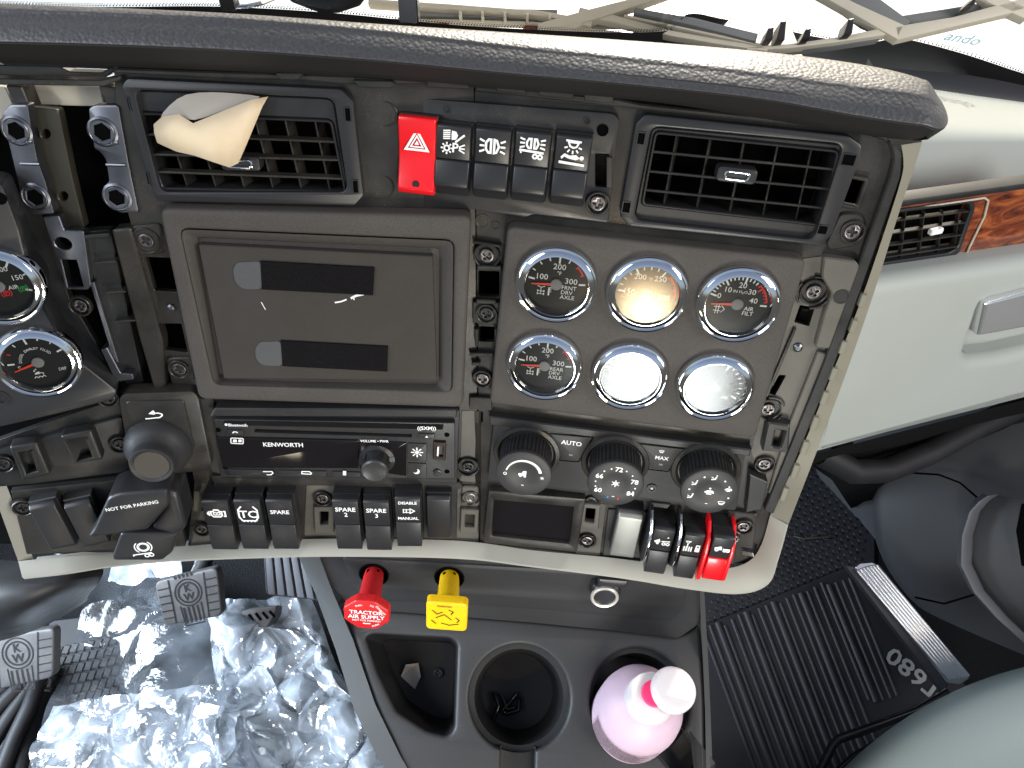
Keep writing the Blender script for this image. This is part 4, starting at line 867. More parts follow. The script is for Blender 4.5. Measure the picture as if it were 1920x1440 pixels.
# ================================================================== climate panel
HV = Thing('climate_panel', 'dark climate control plate with three big round knobs below the gauges', 'climate control', RF, (1150, 950), .001)
hw = .006
cav = HV.q([(918, 776), (1408, 838), (1404, 850), (920, 792)], .004)
HV.part('upper_ledge', B().plate(cav, 0, .008, .001), MT['black'])
plate = rpoly(HV.q([(926, 791), (1398, 848), (1380, 958), (1240, 944), (1100, 926), (914, 902)], hw), .003, 3)
HV.part('plate', B().plate(plate, 0, hw, .001, seg=2), MT['console'])
KB = [(985, 858), (1150, 877), (1308, 897)]; KF = [(982, 889), (1154, 907), (1330, 922)]
kpos = []
for (bx_, by_), (fx_, fy_) in zip(KB, KF):
    u, v = HV.q1(fx_, fy_, .034); kpos.append((u, v))
def hv_knob(i, marks):
    u, v = kpos[i]; M = Matrix.Translation((u, v, hw))
    HV.part('collar', B().lathe([(.0285, 0), (.0275, .0022), (.0245, .0030), (.0222, .0008)], 48, cap1=True), MT['carrier'], M=M)
    rows = []
    for r, h in ((.0212, 0), (.0212, .001), (.0212, .025), (.0205, .0262)):
        rows.append([((r-(.0008 if i_ % 4 < 2 and .0005 < h < .026 else 0))*math.cos(2*math.pi*i_/160), (r-(.0008 if i_ % 4 < 2 and .0005 < h < .026 else 0))*math.sin(2*math.pi*i_/160), h) for i_ in range(160)])
    k = HV.part('knob', B().grid(rows, True), MT['black'], M=M, smooth=25)
    part('knob_face', B().lathe([(.0222, .0245), (.0226, .0265), (.0222, .0280), (.0210, .0286), (.0105, .0284), (.0085, .0276), (.001, .0273)], 64), MT['console'], k)
    b = B(); marks(b, .0287); part('legend', b, MT['print'], k, 0)
    return k
def mk0(b, w):
    o_ = arc(.0150, 170, 15, 24); i_ = [(x*k_, y*k_) for (x, y), k_ in zip(arc(.0150, 170, 15, 24), [.93-.10*t/24 for t in range(25)])]
    b.poly(o_+i_[::-1], w); b.stroke(circ(.0012, 12, (-.0150, -.0010)), .0006, w, closed=True); icon(b, 'snow', .0022, (.0150, -.0012), w); icon(b, 'cab_fan', .0045, (-.0003, .0002), w-.001); b.poly(rect(-.001, .001, -.0112, -.0106), w)
def mk1(b, w):
    for t, a in (('72', 88), ('66', 155), ('78', 18), ('60', 212), ('84', 330)): b.text(t, .0062, (.0152*math.cos(R_(a)), .0152*math.sin(R_(a))), w, bold=.025)
    for a in (110, 132, 178, 196, 66, 42, -6, -20): b.poly(circ(.0007, 10, (.0160*math.cos(R_(a)), .0160*math.sin(R_(a)))), w)
    icon(b, 'snow', .0042, (0, 0), w-.001, 1, 1.2); b.poly(rect(-.001, .001, -.0130, -.0124), w)
def mk2(b, w):
    for kd, a in (('seat_air', 86), ('seat_air', 150), ('recirc', 22), ('seat_air', 205), ('defrost', 320)): icon(b, kd, .0032, (.0148*math.cos(R_(a)), .0148*math.sin(R_(a))), w, 1, 1.2)
    for a in (116, 54, 178, -12): b.poly(circ(.0008, 10, (.0160*math.cos(R_(a)), .0160*math.sin(R_(a)))), w)
    icon(b, 'recirc', .0042, (0, 0), w-.001, 1, 1.2); b.poly(rect(-.001, .001, -.0120, -.0114), w)
for i, f_ in enumerate((mk0, mk1, mk2)):
    k = hv_knob(i, f_)
    if i == 1:
        part('cold_dot', B().poly(circ(.0008, 10, (-.0042, -.0142)), .0287), MT['print_blue'], k, 0); part('hot_dot', B().poly(circ(.0008, 10, (.0042, -.0142)), .0287), MT['print_red'], k, 0)
for pts, tx, ic in (([(1033, 814), (1110, 821), (1084, 864), (1052, 861)], 'AUTO', None), ([(1202, 833), (1282, 843), (1252, 882), (1218, 878)], 'MAX', 'defrost')):
    bt = HV.part('button', B().plate(rpoly(HV.q(pts, hw+.001), .001), hw-.001, hw+.0012, .0006, seg=2), MT['console'])
    b = B(); cx = sum(p[0] for p in pts)/4; 
    tpx(HV, b, tx, (cx+2, 831 if tx == 'AUTO' else 859), 10 if tx == 'AUTO' else 8.5, hw+.0013, bold=.02)
    if ic: ipx(HV, b, ic, (cx+2, 847), 11, hw+.0013, wk=1.2)
    part('legend', b, MT['print'], bt, 0)
    part('lamp_mark', B().poly(HV.q([(cx-3, 851 if tx == 'AUTO' else 869), (cx+4, 852 if tx == 'AUTO' else 870), (cx+4, 855 if tx == 'AUTO' else 873), (cx-3, 854 if tx == 'AUTO' else 872)], hw+.0013), hw+.0013), MT['print_grey'], bt, 0)
    ol = rpoly(HV.q([(p[0]+(p[0]-cx)*.07, p[1]+(-2 if p[1] < 850 else 2)) for p in pts], hw), .001)
    HV.part('button_gap', B().stroke(ol, .0009, hw, closed=True), MT['cavity'], smooth=0)
u, v = HV.q1(1222, 914, hw); s_ = HV.part('temperature_sensor', B().lathe([(.0042, hw), (.0040, hw+.0012), (.0028, hw+.0012), (.0026, hw+.0003)], 24), MT['black_satin'], M=Matrix.Translation((u, v, 0)))
part('sensor_bead', B().lathe([(.0013, hw), (.0011, hw+.0015)], 12), MT['print'], s_)
HV.part('side_clip', B().plate(HV.q([(1406, 890), (1440, 905), (1428, 955), (1398, 962), (1402, 930)], .010), 0, .010, .0008), MT['carrier_black'])
HV.part('lower_tab', B().plate(HV.q([(1222, 942), (1258, 946), (1252, 954), (1218, 950)], .008), .002, .008, .0006), MT['carrier'])

# small screen under the climate panel
SD = Thing('small_screen', 'blank black rectangular screen in a grey plastic surround below the climate knobs', 'screen', RF, (985, 1030), .001)
op = [(926, 938), (1076, 951), (1068, 1020), (922, 1005)]
SD.part('surround', B().plate(rpoly(SD.q([(916, 920), (1098, 936), (1082, 1036), (906, 1018)], .007), .0015), 0, .007, .0012, holes=[rpoly(SD.q(op, .007), .0012)], seg=2), MT['carrier'])
SD.part('screen_pane', B().plate(SD.q([(916, 928), (1086, 945), (1078, 1030), (912, 1015)], .003), 0, .003), MT['gloss_black'])

# ================================================================== lower rocker row
for x0, y0, lg, lb in ((388, 941, ic_leg('engine', .72, 1.0, 1.3, .02), 'black rocker switch with an engine symbol, first in the lower row'),
                   (447, 940, ic_leg('tc', .80, 1.0, 1.2, -.02), 'black rocker switch marked TC in a tyre symbol'),
                   (506, 940, tx_leg(['SPARE']), 'black rocker switch marked SPARE with no number'),
                   (628, 940, tx_leg(['SPARE', '2'], .29), 'black rocker switch marked SPARE with a figure two, right of the middle screw'),
                   (685, 942, tx_leg(['SPARE', '3'], .29), 'black rocker switch marked SPARE with a figure three, fifth in the lower row'),
                   (743, 935, lambda b, u, v, W, H, w: (b.text('DISABLE', W*.20, (u, v+H*.33), w, bold=.02), icon(b, 'diff', W*.24, (u, v), w, 1.2, 1.2), b.text('MANUAL', W*.20, (u, v-H*.31), w, bold=.02)), 'black rocker switch marked DISABLE and MANUAL around a symbol')):
    lean = (620-x0)*.022
    rocker(lb, LF, [(x0, y0), (x0+49, y0), (x0+45+lean*.3, y0+90), (x0-1, y0+92)], .022, lg, 'flat', group='lower row of black rocker switches')
rocker('plain black blanking switch at the right end of the lower row', LF, [(801, 932), (848, 934), (842, 1013), (800, 1012)], .016, None, 'blank', group='lower row of black rocker switches')
b = B().plate(rpoly(Q(LF, [(402, 904), (574, 906), (570, 1010), (398, 1012)], .003), .001), 0, .003, .0006); dpart('switch_bezel', b, 'carrier_black', LF)
b = B().plate(rpoly(Q(LF, [(640, 908), (858, 910), (856, 1010), (632, 1008)], .003), .001), 0, .003, .0006); dpart('switch_bezel', b, 'carrier_black', LF)

# right group: plain blank, two with chrome guards, one red
b = B().plate(rpoly(Q(RF, [(1140, 955), (1385, 972), (1378, 1058), (1130, 1042)], .002), .001), 0, .002, .0006); dpart('switch_bezel', b, 'carrier_black', RF)
pp('corner_plate', RF, [(1366, 958), (1420, 965), (1412, 1030), (1365, 1022)], 0, .005, 'carrier', .0015, .0008)
screw(RF, 1394, 986, .0058, 'screw_steel', 1); screw(RF, 1378, 1008, .0055, 'black_satin', 0, small=True)
rocker('plain smooth grey blanking plate left of the chrome guarded switches', RF, [(1157, 964), (1202, 969), (1192, 1050), (1147, 1044)], .018, None, 'blank', 'silver_blank', group='right lower switches')
GRD = 'right lower switches'
rocker('black rocker with a truck symbol between two chrome guards', RF, [(1222, 990), (1262, 994), (1250, 1080), (1212, 1074)], .026, ic_leg('dump', .85, 1, 1.2), 'flat', group=GRD)
rocker('black rocker with an axle and padlock symbol, next to the red switch', RF, [(1279, 1001), (1318, 1005), (1304, 1088), (1268, 1084)], .026, ic_leg('lock', .85, 1, 1.2), 'flat', group=GRD)
def guard(x, y, label):
    g0 = RF.uv(x, y, .034)
    T = Thing('switch_guard', label, 'switch guard', RF, None, .003, 'chrome edged switch guards', uv=g0)
    # thin fin seen edge on: profile in (v, w)
    pr = [(.030, 0), (.030, .012), (.022, .028), (.006, .032), (-.012, .030), (-.022, .020), (-.026, .004), (-.026, 0)]
    T.part('fin', B().prism(pr, -.0014, .0014).bevel(.0004, 1), MT['black'])
    rim = [(0, v_, w_+.0006) for v_, w_ in pr[1:-1]]
    T.part('chrome_edge', B().tube(rim, .0013, 8), MT['chrome'], smooth=60)
guard(1213, 1034, 'left chrome edged guard fin beside the grey blanking plate'); guard(1267, 1042, 'right chrome edged guard fin between the two symbol rockers')
T = rocker('translucent red guarded rocker at the right end of the lower row', RF, [(1337, 1006), (1371, 1010), (1362, 1092), (1318, 1088)], .030, ic_leg('truck', .8, 1, 1.2), 'flat', 'black_satin', 'red', group=GRD)
for xs in (((1322, 972), (1306, 1056), (1318, 1092)), ((1372, 980), (1368, 1060), (1362, 1094))):
    ua = T.q1(xs[0][0], xs[0][1], .012)[0]; ub = T.q1(xs[2][0], xs[2][1], .028)[0]; uu = (ua+ub)/2
    vt_ = T.q1(*xs[0], .010)[1]; vb_ = T.q1(*xs[2], .026)[1]
    pr = [(vt_, 0), (vt_, .012), (vt_-.010, .025), (vt_-.020, .028), (vb_+.006, .0285), (vb_, .024), (vb_, 0)]
    T.part('red_cheek', B().prism(pr, uu-.0013, uu+.0013).bevel(.0006, 2), MT['red'])

# ================================================================== left end: knob, brake lever, sockets
MF = Frame(LF.hit(388, 880), 12, 19)
KP = Thing('knob_panel', 'dark panel with a big grey stalk knob and a curved arrow', 'panel', MF, (300, 880), .002)
KP.part('plate', B().plate(rpoly(KP.q([(222, 748), (232, 738), (362, 734), (372, 745), (398, 872), (388, 884), (246, 896)], .010), .004, 4), -.004, .010, .002, seg=2), MT['carrier'])
KP.part('inset', B().plate(rpoly(KP.q([(236, 752), (345, 750), (366, 840), (255, 850)], .0105), .003, 4), .008, .0112, .0006), MT['carrier_black'])
ku, kv = KP.q1(285, 870, .034)
M = Matrix.Translation((ku, kv, .009))
k = KP.part('stalk_knob', B().lathe([(.0262, 0), (.0262, .003), (.0250, .008), (.0215, .013), (.0178, .017), (.0166, .022), (.0170, .0255), (.0162, .0275), (.0146, .0275), (.0138, .0262)], 56, cap1=True), MT['console'], M=M, smooth=60)
part('knob_cap', B().lathe([(.0137, .0258), (.0130, .0268), (.004, .0266)], 32), MT['knob_brown'], k)
b = B(); ipx(KP, b, 'arrow_back', (288, 779), 32, .0113, wk=.9); KP.part('arrow_mark', b, MT['print'], smooth=0)
pp('knob_gutter', MF, [(372, 748), (400, 745), (414, 890), (396, 884)], 0, .006, 'carrier_black', .001)

SR = Thing('socket_strip', 'black strip with two raised square clip sockets, left of the stalk knob', 'panel', CF, (120, 890), .002)
SR.part('plate', B().plate(rpoly(SR.q([(-60, 862), (110, 812), (228, 782), (243, 884), (60, 908), (-60, 918)], .004), .003), -.003, .004, .001, seg=2), MT['carrier_black'])
for p, h in (([(16, 838), (70, 830), (96, 890), (42, 902)], [(36, 850), (58, 846), (70, 884), (50, 890)]), ([(112, 818), (172, 806), (194, 862), (140, 872)], [(128, 828), (160, 822), (174, 858), (142, 866)])):
    s_ = SR.part('clip_socket', B().plate(rpoly(SR.q(p, .014), .0025), .003, .014, .0022, holes=[SR.q(h, .014)], seg=3), MT['carrier_black'])
    part('socket_liner', B().plate(SR.q([h[1], (h[1][0]+8, h[1][1]), (h[2][0]+6, h[2][1]-2), h[2]], .014), .006, .0142), MT['carrier'], s_)
screw(CF, 226, 832, .007, 'black_satin', 1); screw(CF, 6, 868, .007, 'black_satin', 1)
pp('strip_ledge', CF, [(-40, 838), (225, 745), (232, 760), (232, 784), (-40, 862)], -.003, .002, 'carrier_black', .001)

BL = Thing('trailer_brake_lever', 'black brake hand lever marked NOT FOR PARKING at the lower left', 'lever', MF, (300, 1000), .002)
BL.part('base_plate', B().plate(rpoly(BL.q([(60, 925), (325, 905), (348, 1024), (210, 1036), (70, 1040)], .002), .001), -.004, .002, .0006), MT['carrier_black'])
hood = BL.q([(176, 992), (202, 934), (222, 926), (314, 918), (318, 948), (276, 994), (200, 1006), (164, 1008)], .036)
BL.part('grip', B().plate(rpoly(hood, .003, 3), .006, .036, .003, seg=3), MT['black_satin'])
BL.part('hinge_block', B().plate(rpoly(BL.q([(300, 916), (334, 926), (350, 990), (330, 1006), (282, 992), (312, 950)], .030), .004, 3), 0, .030, .004, seg=3), MT['black_satin'])
BL.part('paddle', B().plate(rpoly(BL.q([(226, 1000), (334, 1000), (324, 1036), (304, 1052), (212, 1052), (210, 1044)], .026), .003, 3), .004, .026, .0025, seg=3), MT['black_satin'])
b = B(); u, v = BL.q1(244, 949, .0363); b.text('NOT FOR PARKING', .0047, (u+.0015, v), .0362, rot=4, bold=.012); BL.part('lettering', b, MT['print'], smooth=0)
b = B(); u, v = BL.q1(270, 1030, .0263); icon(b, 'trailer_brake', .0105, (u, v), .0262, 1.0, 1.0); BL.part('trailer_mark', b, MT['print'], smooth=0)
screw(CF, 44, 950, .004, 'black_satin', 1)
pp('end_plate', CF, [(20, 922), (225, 900), (228, 1030), (50, 1040)], -.004, .002, 'carrier_black', .001)
for qd, lb in (([(66, 946), (121, 942), (127, 1030), (82, 1040)], 'plain black blank switch at the far lower left'), ([(131, 943), (184, 939), (192, 1024), (144, 1034)], 'plain black blank switch half behind the brake lever')):
    rocker(lb, CF, qd, .018, None, 'blank', group='blank switches at the far left')

# ================================================================== instrument cluster
CL = Thing('instrument_cluster', 'matte black instrument cluster cut off by the left edge', 'instrument cluster', CF, (75, 780), .002)
co = rpoly(CL.q([(-90, 325), (4, 346), (36, 432), (62, 540), (132, 664), (220, 733), (212, 750), (120, 774), (-90, 822)], .014), .003, 3)
c1 = CF.uv(72, 678, .017); c2 = CF.uv(-2, 536, .017)
CL.part('face', B().plate(co, -.01, .014, .0016, holes=[circ(.0255, 36, (c[0]-CL.o0[0], c[1]-CL.o0[1])) for c in (c1, c2)], seg=2), MT['black_satin'])
gauge('chrome ringed exhaust fluid gauge in the instrument cluster', CF, c1, .0165, .97, 175, 20, 6, (1,), [('E', -.62, -.12, .2)], 194, [('i', 'exhaust_fluid', -.15, -.42, .2)]+
      [('t', ch, .52*math.cos(R_(a)), .52*math.sin(R_(a)), .13, a-90) for ch, a in zip('DIESEL EXHAUST FLUID', [168-i*7.2 for i in range(20)])]+[('t', 'DEF', .62, -.42, .15)], majors=(0, 3, 6))
T = gauge('chrome ringed air pressure gauge cut off at the left edge', CF, c2, .0165, .97, 200, -20, 6, (0, 1), [('100', .28, .52, .24), ('150', .60, .18, .24)], 205, [('t', 'AIR', .38, -.12, .2)], majors=(0, 2, 4, 6))
b = B(); icon(b, 'park_brake', .0040, (.0135, -.0045), .0008); T.part('green_lamp', b, MT['print_green'], smooth=0)
b = B(); icon(b, 'park_brake', .0042, (.0025, -.0060), .0008); T.part('red_lamp', b, MT['print_red'], smooth=0)
screw(CF, 203, 745, .003, 'black_satin', 1); screw(LF, 152, 572, .004, 'screw_steel', 1)
u, v = CL.q1(2, 745, .014); CL.part('button_ring', B().lathe([(.0055, .0138), (.0055, .0152), (.0040, .0152), (.0038, .0142)], 24), MT['black_satin'], M=Matrix.Translation((u, v, 0)))
u, v = CL.q1(0, 372, .014); CL.part('button_ring', B().lathe([(.004, .0138), (.004, .0148), (.003, .0148), (.0028, .0142)], 24), MT['cavity'], M=Matrix.Translation((u, v, 0)))

# ================================================================== bare metal brackets between cluster and left vent
hexh = circ(.0058, 6, a0=.3)
def nut(parent, T, x, y, w):
    u, v = T.q1(x, y, w)
    b = B().lathe([(.0098, 0), (.0098, .0006), (.0085, .0014), (.0078, .0008)], 28, cap1=False); b.plate(circ(.0079, 28), 0, .0016, .0005, holes=[hexh])
    n = T.part('hex_nut', b, MT['steel'], M=Matrix.Translation((u, v, w))); part('bore', B().lathe([(.0068, .0004)], 12), MT['cavity'], n)
for lb, poly, nuts in (('steel bracket with two hex inserts at the far left edge', [(2, 214), (18, 196), (52, 196), (58, 238), (70, 300), (85, 340), (102, 402), (58, 404), (44, 388), (20, 288)], [(32, 245), (67, 369)]),
                 ('steel bracket with two hex inserts beside the left air vent', [(165, 204), (178, 197), (222, 197), (240, 300), (260, 398), (226, 400), (203, 388), (192, 350), (204, 342), (198, 300), (186, 284), (176, 280)], [(193, 247), (220, 370)])):
    T = Thing('metal_bracket', lb, 'bracket', LF, poly[8 if len(poly) < 11 else 6], -.002, 'steel brackets with hex inserts')
    c = sum(p[0] for p in poly)/len(poly), sum(p[1] for p in poly)/len(poly)
    T.part('strap', B().plate(rpoly(T.q(poly, .004), .002, 3), -.004, .004, .0012, seg=2), MT['steel'])
    for x, y in nuts: nut(T.e, T, x, y, .004)
    for dx, yy in ((0, nuts[0][1]+20), (14, nuts[0][1]+62)):
        p = T.q([(nuts[0][0]-8+dx, yy), (nuts[0][0]+28+dx, yy+1)], .0045); T.part('pressed_rib', B().tube([(*p[0], .0040), (*p[1], .0040)], .0012, 8), MT['steel'])
pp('backing_plate', LF, [(55, 200), (108, 206), (112, 222), (134, 330), (158, 428), (112, 432), (92, 350), (72, 300)], -.016, -.008, 'olive', .002, holes=[circ(9, 14, (85, 251)), circ(9, 14, (118, 368))])
pp('bulkhead_strip', LF, [(38, 158), (188, 162), (196, 200), (50, 196)], -.03, -.022, 'trim_back', .001)
pp('bulkhead_strip', LF, [(-60, 160), (10, 163), (26, 200), (-60, 290)], -.03, -.022, 'trim_back', .001)
pp('bulkhead_rib', LF, [(10, 160), (40, 162), (58, 205), (30, 205)], -.02, -.006, 'carrier', .001)
pp('bulkhead_rib', LF, [(184, 160), (226, 165), (228, 205), (204, 206)], -.02, -.004, 'carrier', .001)
pp('upper_channel', LF, [(-60, 146), (190, 150), (225, 142), (226, 150), (195, 162), (-60, 158)], -.004, .006, 'carrier', .001)
pp('upper_channel', LF, [(-60, 120), (110, 124), (130, 134), (190, 136), (212, 124), (216, 132), (196, 146), (-60, 142)], -.02, -.01, 'carrier', .001)
ST = Thing('steel_strip', 'bright steel mounting strip with a round and a square hole left of the display panel', 'bracket', LF, (145, 545), -.004)
ST.part('strap', B().plate(rpoly(ST.q([(80, 407), (110, 405), (120, 432), (156, 434), (170, 536), (164, 544), (124, 543), (100, 470)], .008), .0012), 0, .008, .0006, holes=[circ(.0058, 18, ST.q1(118, 457, .008), .0046), ST.q([(115, 488), (143, 488), (156, 538), (127, 538)], .008)]), MT['steel'])
pp('rail_web', LF, [(154, 435), (206, 432), (262, 690), (268, 715), (250, 735), (222, 700), (190, 580)], -.012, -.002, 'carrier_black', .002)
pp('rail_edge', LF, [(168, 530), (176, 530), (222, 680), (214, 682)], -.006, .003, 'steel', .0008)
pp('channel_rail', LF, [(208, 432), (244, 428), (304, 640), (308, 728), (288, 730), (262, 640)], -.006, .006, 'carrier', .002, .0015)
for x, y in ((178, 492), (196, 548), (214, 602)):
    pp('channel_rib', LF, [(x, y), (x+38, y-2), (x+39, y+1), (x+1, y+4)], -.004, .005, 'carrier', .0004, .0003)
pp('channel_clip', LF, [(178, 440), (205, 438), (203, 446), (158, 448), (155, 442)], -.004, .004, 'carrier_black', .001)
pp('lower_clip', LF, [(188, 655), (200, 652), (226, 700), (248, 702), (250, 712), (222, 716), (212, 706)], -.004, .006, 'steel', .001, holes=[])
pp('cluster_gutter', LF, [(10, 350), (78, 405), (130, 560), (190, 660), (224, 735), (130, 660), (60, 540)], -.02, -.014, 'carrier_black', .001)

# ================================================================== padded top of the dash
def interp(xs, ys, x):
    if x <= xs[0]: return ys[0]
    for i in range(len(xs)-1):
        if x <= xs[i+1]:
            x0, x1 = xs[i], xs[i+1]; t = (x-x0)/(x1-x0)
            d0 = (ys[i+1]-ys[max(i-1, 0)])/(xs[i+1]-xs[max(i-1, 0)]) ; j = min(i+2, len(xs)-1); d1 = (ys[j]-ys[i])/(xs[j]-xs[i])
            h = x1-x0; t2, t3 = t*t, t*t*t
            return ys[i]*(2*t3-3*t2+1)+h*d0*(t3-2*t2+t)+ys[i+1]*(-2*t3+3*t2)+h*d1*(t3-t2)
    return ys[-1]
def bl(x, y, w):
    """blend of the two fascia faces"""
    t = min(1, max(0, (x-640)/500)); t = t*t*(3-2*t)
    return LF.hit(x, y, w).lerp(RF.hit(x, y, w), t)
PX = [-120, 0, 200, 450, 700, 960, 1230, 1440, 1600, 1700, 1765]
E_ = [0, 4, 12, 24, 42, 58, 76, 94, 114, 134, 156]
T_ = [18, 22, 29, 40, 61, 90, 119, 143, 166, 178, 192]
F_ = [76, 79, 84, 95, 113, 138, 163, 187, 216, 231, 238]
U_ = [114, 117, 125, 134, 148, 170, 192, 224, 250, 262, 258]
pad = bpy.data.objects.new('dash_pad', None); COL.objects.link(pad); pad.location = bl(800, 100, .03)
tag(pad, 'long grey-black pebbled padded roll along the top of the dashboard', 'dash pad')
def pp_(v): return v-pad.location
rows_top, rows_un = [], []
NX = 60
def zray(x, y, z): d = ray(x, y); return CAM+d*((z-CAM.z)/d.z)
XE = 1738
for i in range(NX+1):
    x = -120+(XE+120)*i/NX
    e, t, f, u = (interp(PX, a, x) for a in (E_, T_, F_, U_))
    ptp = bl(x, t, .034); pf = bl(x, f, .046); pu = bl(x, u, .010)
    pe = zray(x, e, ptp.z+.0005)
    mid = ptp.lerp(pf, .5)+Vector((0, -.0015, .0005))
    rt = [pf+Vector((0, .002, -.001)), pf, pf.lerp(mid, .25), mid, ptp.lerp(mid, .25), ptp, ptp.lerp(pe, .06)+Vector((0, 0, .0012)), ptp.lerp(pe, .5)+Vector((0, 0, .0008)), pe, pe+Vector((0, .012, -.008)), pe+Vector((0, .02, -.05))]
    ru = [pu+Vector((0, .03, .0)), pu, pu.lerp(pf, .5)+Vector((0, 0, -.0015)), pf+Vector((0, .0010, -.0014)), pf+Vector((0, .005, .003))]
    rows_top.append([pp_(v) for v in rt]); rows_un.append([pp_(v) for v in ru])
# the roll turns round its right end
ax_ = rows_top[-1][8].copy(); l_t, l_u = rows_top[-1], rows_un[-1]
zm = sum(v.z for v in l_t[:9])/9
for th, zf in [(t_, 1) for t_ in (12, 24, 36, 48, 60, 72, 82, 90)]:
    sn, cs = math.sin(R_(th)), math.cos(R_(th))
    def tr(v):
        if v.y >= ax_.y-1e-6: return Vector((ax_.x, v.y, v.z))
        r = max(0, ax_.y-v.y); k_ = min(1, th/70); return Vector((v.x+(ax_.x-v.x)*k_+r*.5*sn, ax_.y-r*cs if v.y < ax_.y else v.y, v.z-.010*sn*min(1, r/.02)))
    rows_top.append([tr(v) for v in l_t]); rows_un.append([tr(v) for v in l_u])
o = part('leather_skin', B().grid(rows_top, flip=False), MT['pad'], pad, 80)
s = o.modifiers.new('s', 'SUBSURF'); s.levels = 1; s.render_levels = 2
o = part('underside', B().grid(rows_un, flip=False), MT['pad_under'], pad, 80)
def wb(x):
    t = min(1, max(0, (x+.02)/.44)); return .655+.27*t*t*(3-2*t)
# deck sloping from the pad to the windscreen
DX = [-1.0, -.6, -.3, -.1, 0, .04, .08, .12, .16, .2, .24]
dk = B().grid([[Vector((x, y, z)) for x in DX] for y, z in ((.515, .93), (.54, .90), (.60, .885))]+[[Vector((x, wb(x)-.05, .88)) for x in DX]], flip=True)
tag(part('dash_deck', dk, MT['deck'], None), 'dark dashboard shelf under the windscreen behind the padded roll', 'dashboard shelf')

# ================================================================== outside: hood, windscreen
hood = Thing('truck_hood', 'sunlit white hood of the truck beyond the windscreen', 'hood', None)
rows = [[Vector((x, wb(x)+.02+y, .665+.035*math.cos(x*1.1)-.03*y)) for x in [-2.2+.22*i for i in range(21)]] for y in (0, .25, .6, 1.1, 2.1)]
part('hood_skin', B().grid(rows, flip=True), MT['white_hood'], hood.e, 60)
wsf = [[Vector((x, wb(x)-.55*(z-.80), z)) for x in [-1.1+.055*i for i in range(44)]] for z in (.70, 1.1, 1.5, 1.75)]
ws = Thing('windscreen', 'clear windscreen with a dotted black border along the bottom edge', 'windscreen', None)
part('glass', B().grid(wsf), MT['windscreen'], ws.e, 60)
def bz(x): return .885 if x < .2 else max(.80, .885-.12*(x-.2))
def wsp(x, z, off=-.004): return Vector((x, wb(x)-.55*(z-.80)+off, z))
def ghit(x, y, off=-.005):
    lo_t, hi_t = .3, 4.0
    for _ in range(40):
        mt = (lo_t+hi_t)/2; pw = at(x, y, mt)
        if pw.y < wb(pw.x)-.55*(pw.z-.80)+off: lo_t = mt
        else: hi_t = mt
    return at(x, y, lo_t)
bp = dense([(-300, 6), (-100, 8), (0, 8), (200, 13), (400, 12), (620, 24), (900, 50), (1230, 60), (1290, 26), (1360, 36), (1430, 46), (1480, 58), (1560, 74), (1640, 78), (1690, 72), (1800, 99), (1920, 138), (2050, 176)], 8)
part('black_border', B().grid([[ghit(x, y+58) for x, y in bp], [ghit(x, y) for x, y in bp]]), MT['frit'], ws.e, 60)
b = B()
for (x0, y0), (x1, y1) in zip(bp, bp[1:]):
    n = max(1, int((x1-x0)/5))
    for k in range(n):
        x, y = x0+(x1-x0)*k/n, y0+(y1-y0)*k/n
        for r_, (dx, dy, s_) in enumerate(((0, -2.5, 1.3), (2, -5.5, .9))):
            b.add([ghit(x+dx-s_, y+dy+s_, -.006), ghit(x+dx+s_, y+dy+s_, -.006), ghit(x+dx+s_, y+dy-s_, -.006), ghit(x+dx-s_, y+dy-s_, -.006)], [(0, 1, 2, 3)])
o = part('border_dots', b, MT['frit'], ws.e, 0); o['kind'] = 'stuff'
# pale blue lettering on the glass, seen mirrored from inside
p0, p1, p2 = ghit(1768, 66, -.008), ghit(1846, 80, -.008), ghit(1800, 40, -.008)
tx_, ty_ = (p1-p0), (p2-p0); tx_n = tx_.normalized(); ty_n = (ty_-tx_n*ty_.dot(tx_n)).normalized()
b = B(); b.text('ando', tx_.length*.42, (0, 0), 0, bold=.012)
b.v = [tuple(p0.lerp(p1, .5)+tx_n*x+ty_n*y) for x, y, z in b.v]
part('blue_lettering', b, MT['sky_blue_print'], ws.e, 0)

def rebase(e, p):
    e.location = p
    for c in e.children: c.matrix_basis = Matrix.Translation(-Vector(p)) @ c.matrix_basis
rebase(hood.e, (0, 1.2, .68)); rebase(ws.e, (0, .66, .70))
# ================================================================== trim bezel lying upside down on the shelf
TF = Frame(at(1300, 60, .66), -3, 52)
TB = Thing('trim_bezel', 'removed beige dashboard trim frame lying upside down behind the padded roll', 'trim frame', TF, (1300, 60), 0)
def bar(pts, wd_, w0, w1, m, nm='rib'):
    """bar with pixel centre line, width in pixels"""
    c = [Vector(p) for p in pts]; L, R2 = [], []
    for i, p in enumerate(c):
        t = (c[min(i+1, len(c)-1)]-c[max(i-1, 0)]).normalized(); n = Vector((-t.y, t.x)); k = wd_[i] if isinstance(wd_, (list, tuple)) else wd_
        L.append(p+n*k/2); R2.append(p-n*k/2)
    q = TB.q([tuple(p) for p in L+R2[::-1]], w1)
    return TB.part(nm, B().plate(q, w0, w1, .0012, seg=2), MT[m])
bar([(690, 2), (850, 12), (1010, 24), (1110, 40)], 10, -.006, .004, 'trim_back', 'rail')
bar([(785, 22), (900, 24), (1045, 28)], [16, 18, 22], -.012, -.004, 'trim_grey', 'rail_wall')
bar([(690, 36), (860, 38), (1000, 42), (1090, 52), (1240, 70)], 5, -.012, -.003, 'trim_back', 'rail')
for x0, x1, y in ((792, 842, 44), (985, 1060, 54), (1150, 1200, 66)):
    TB.part('wood_edge', B().plate(TB.q([(x0, y-8), (x1, y-2), (x1-4, y+8), (x0-8, y+4)], -.006), -.014, -.006, .0006), MT['wood'])
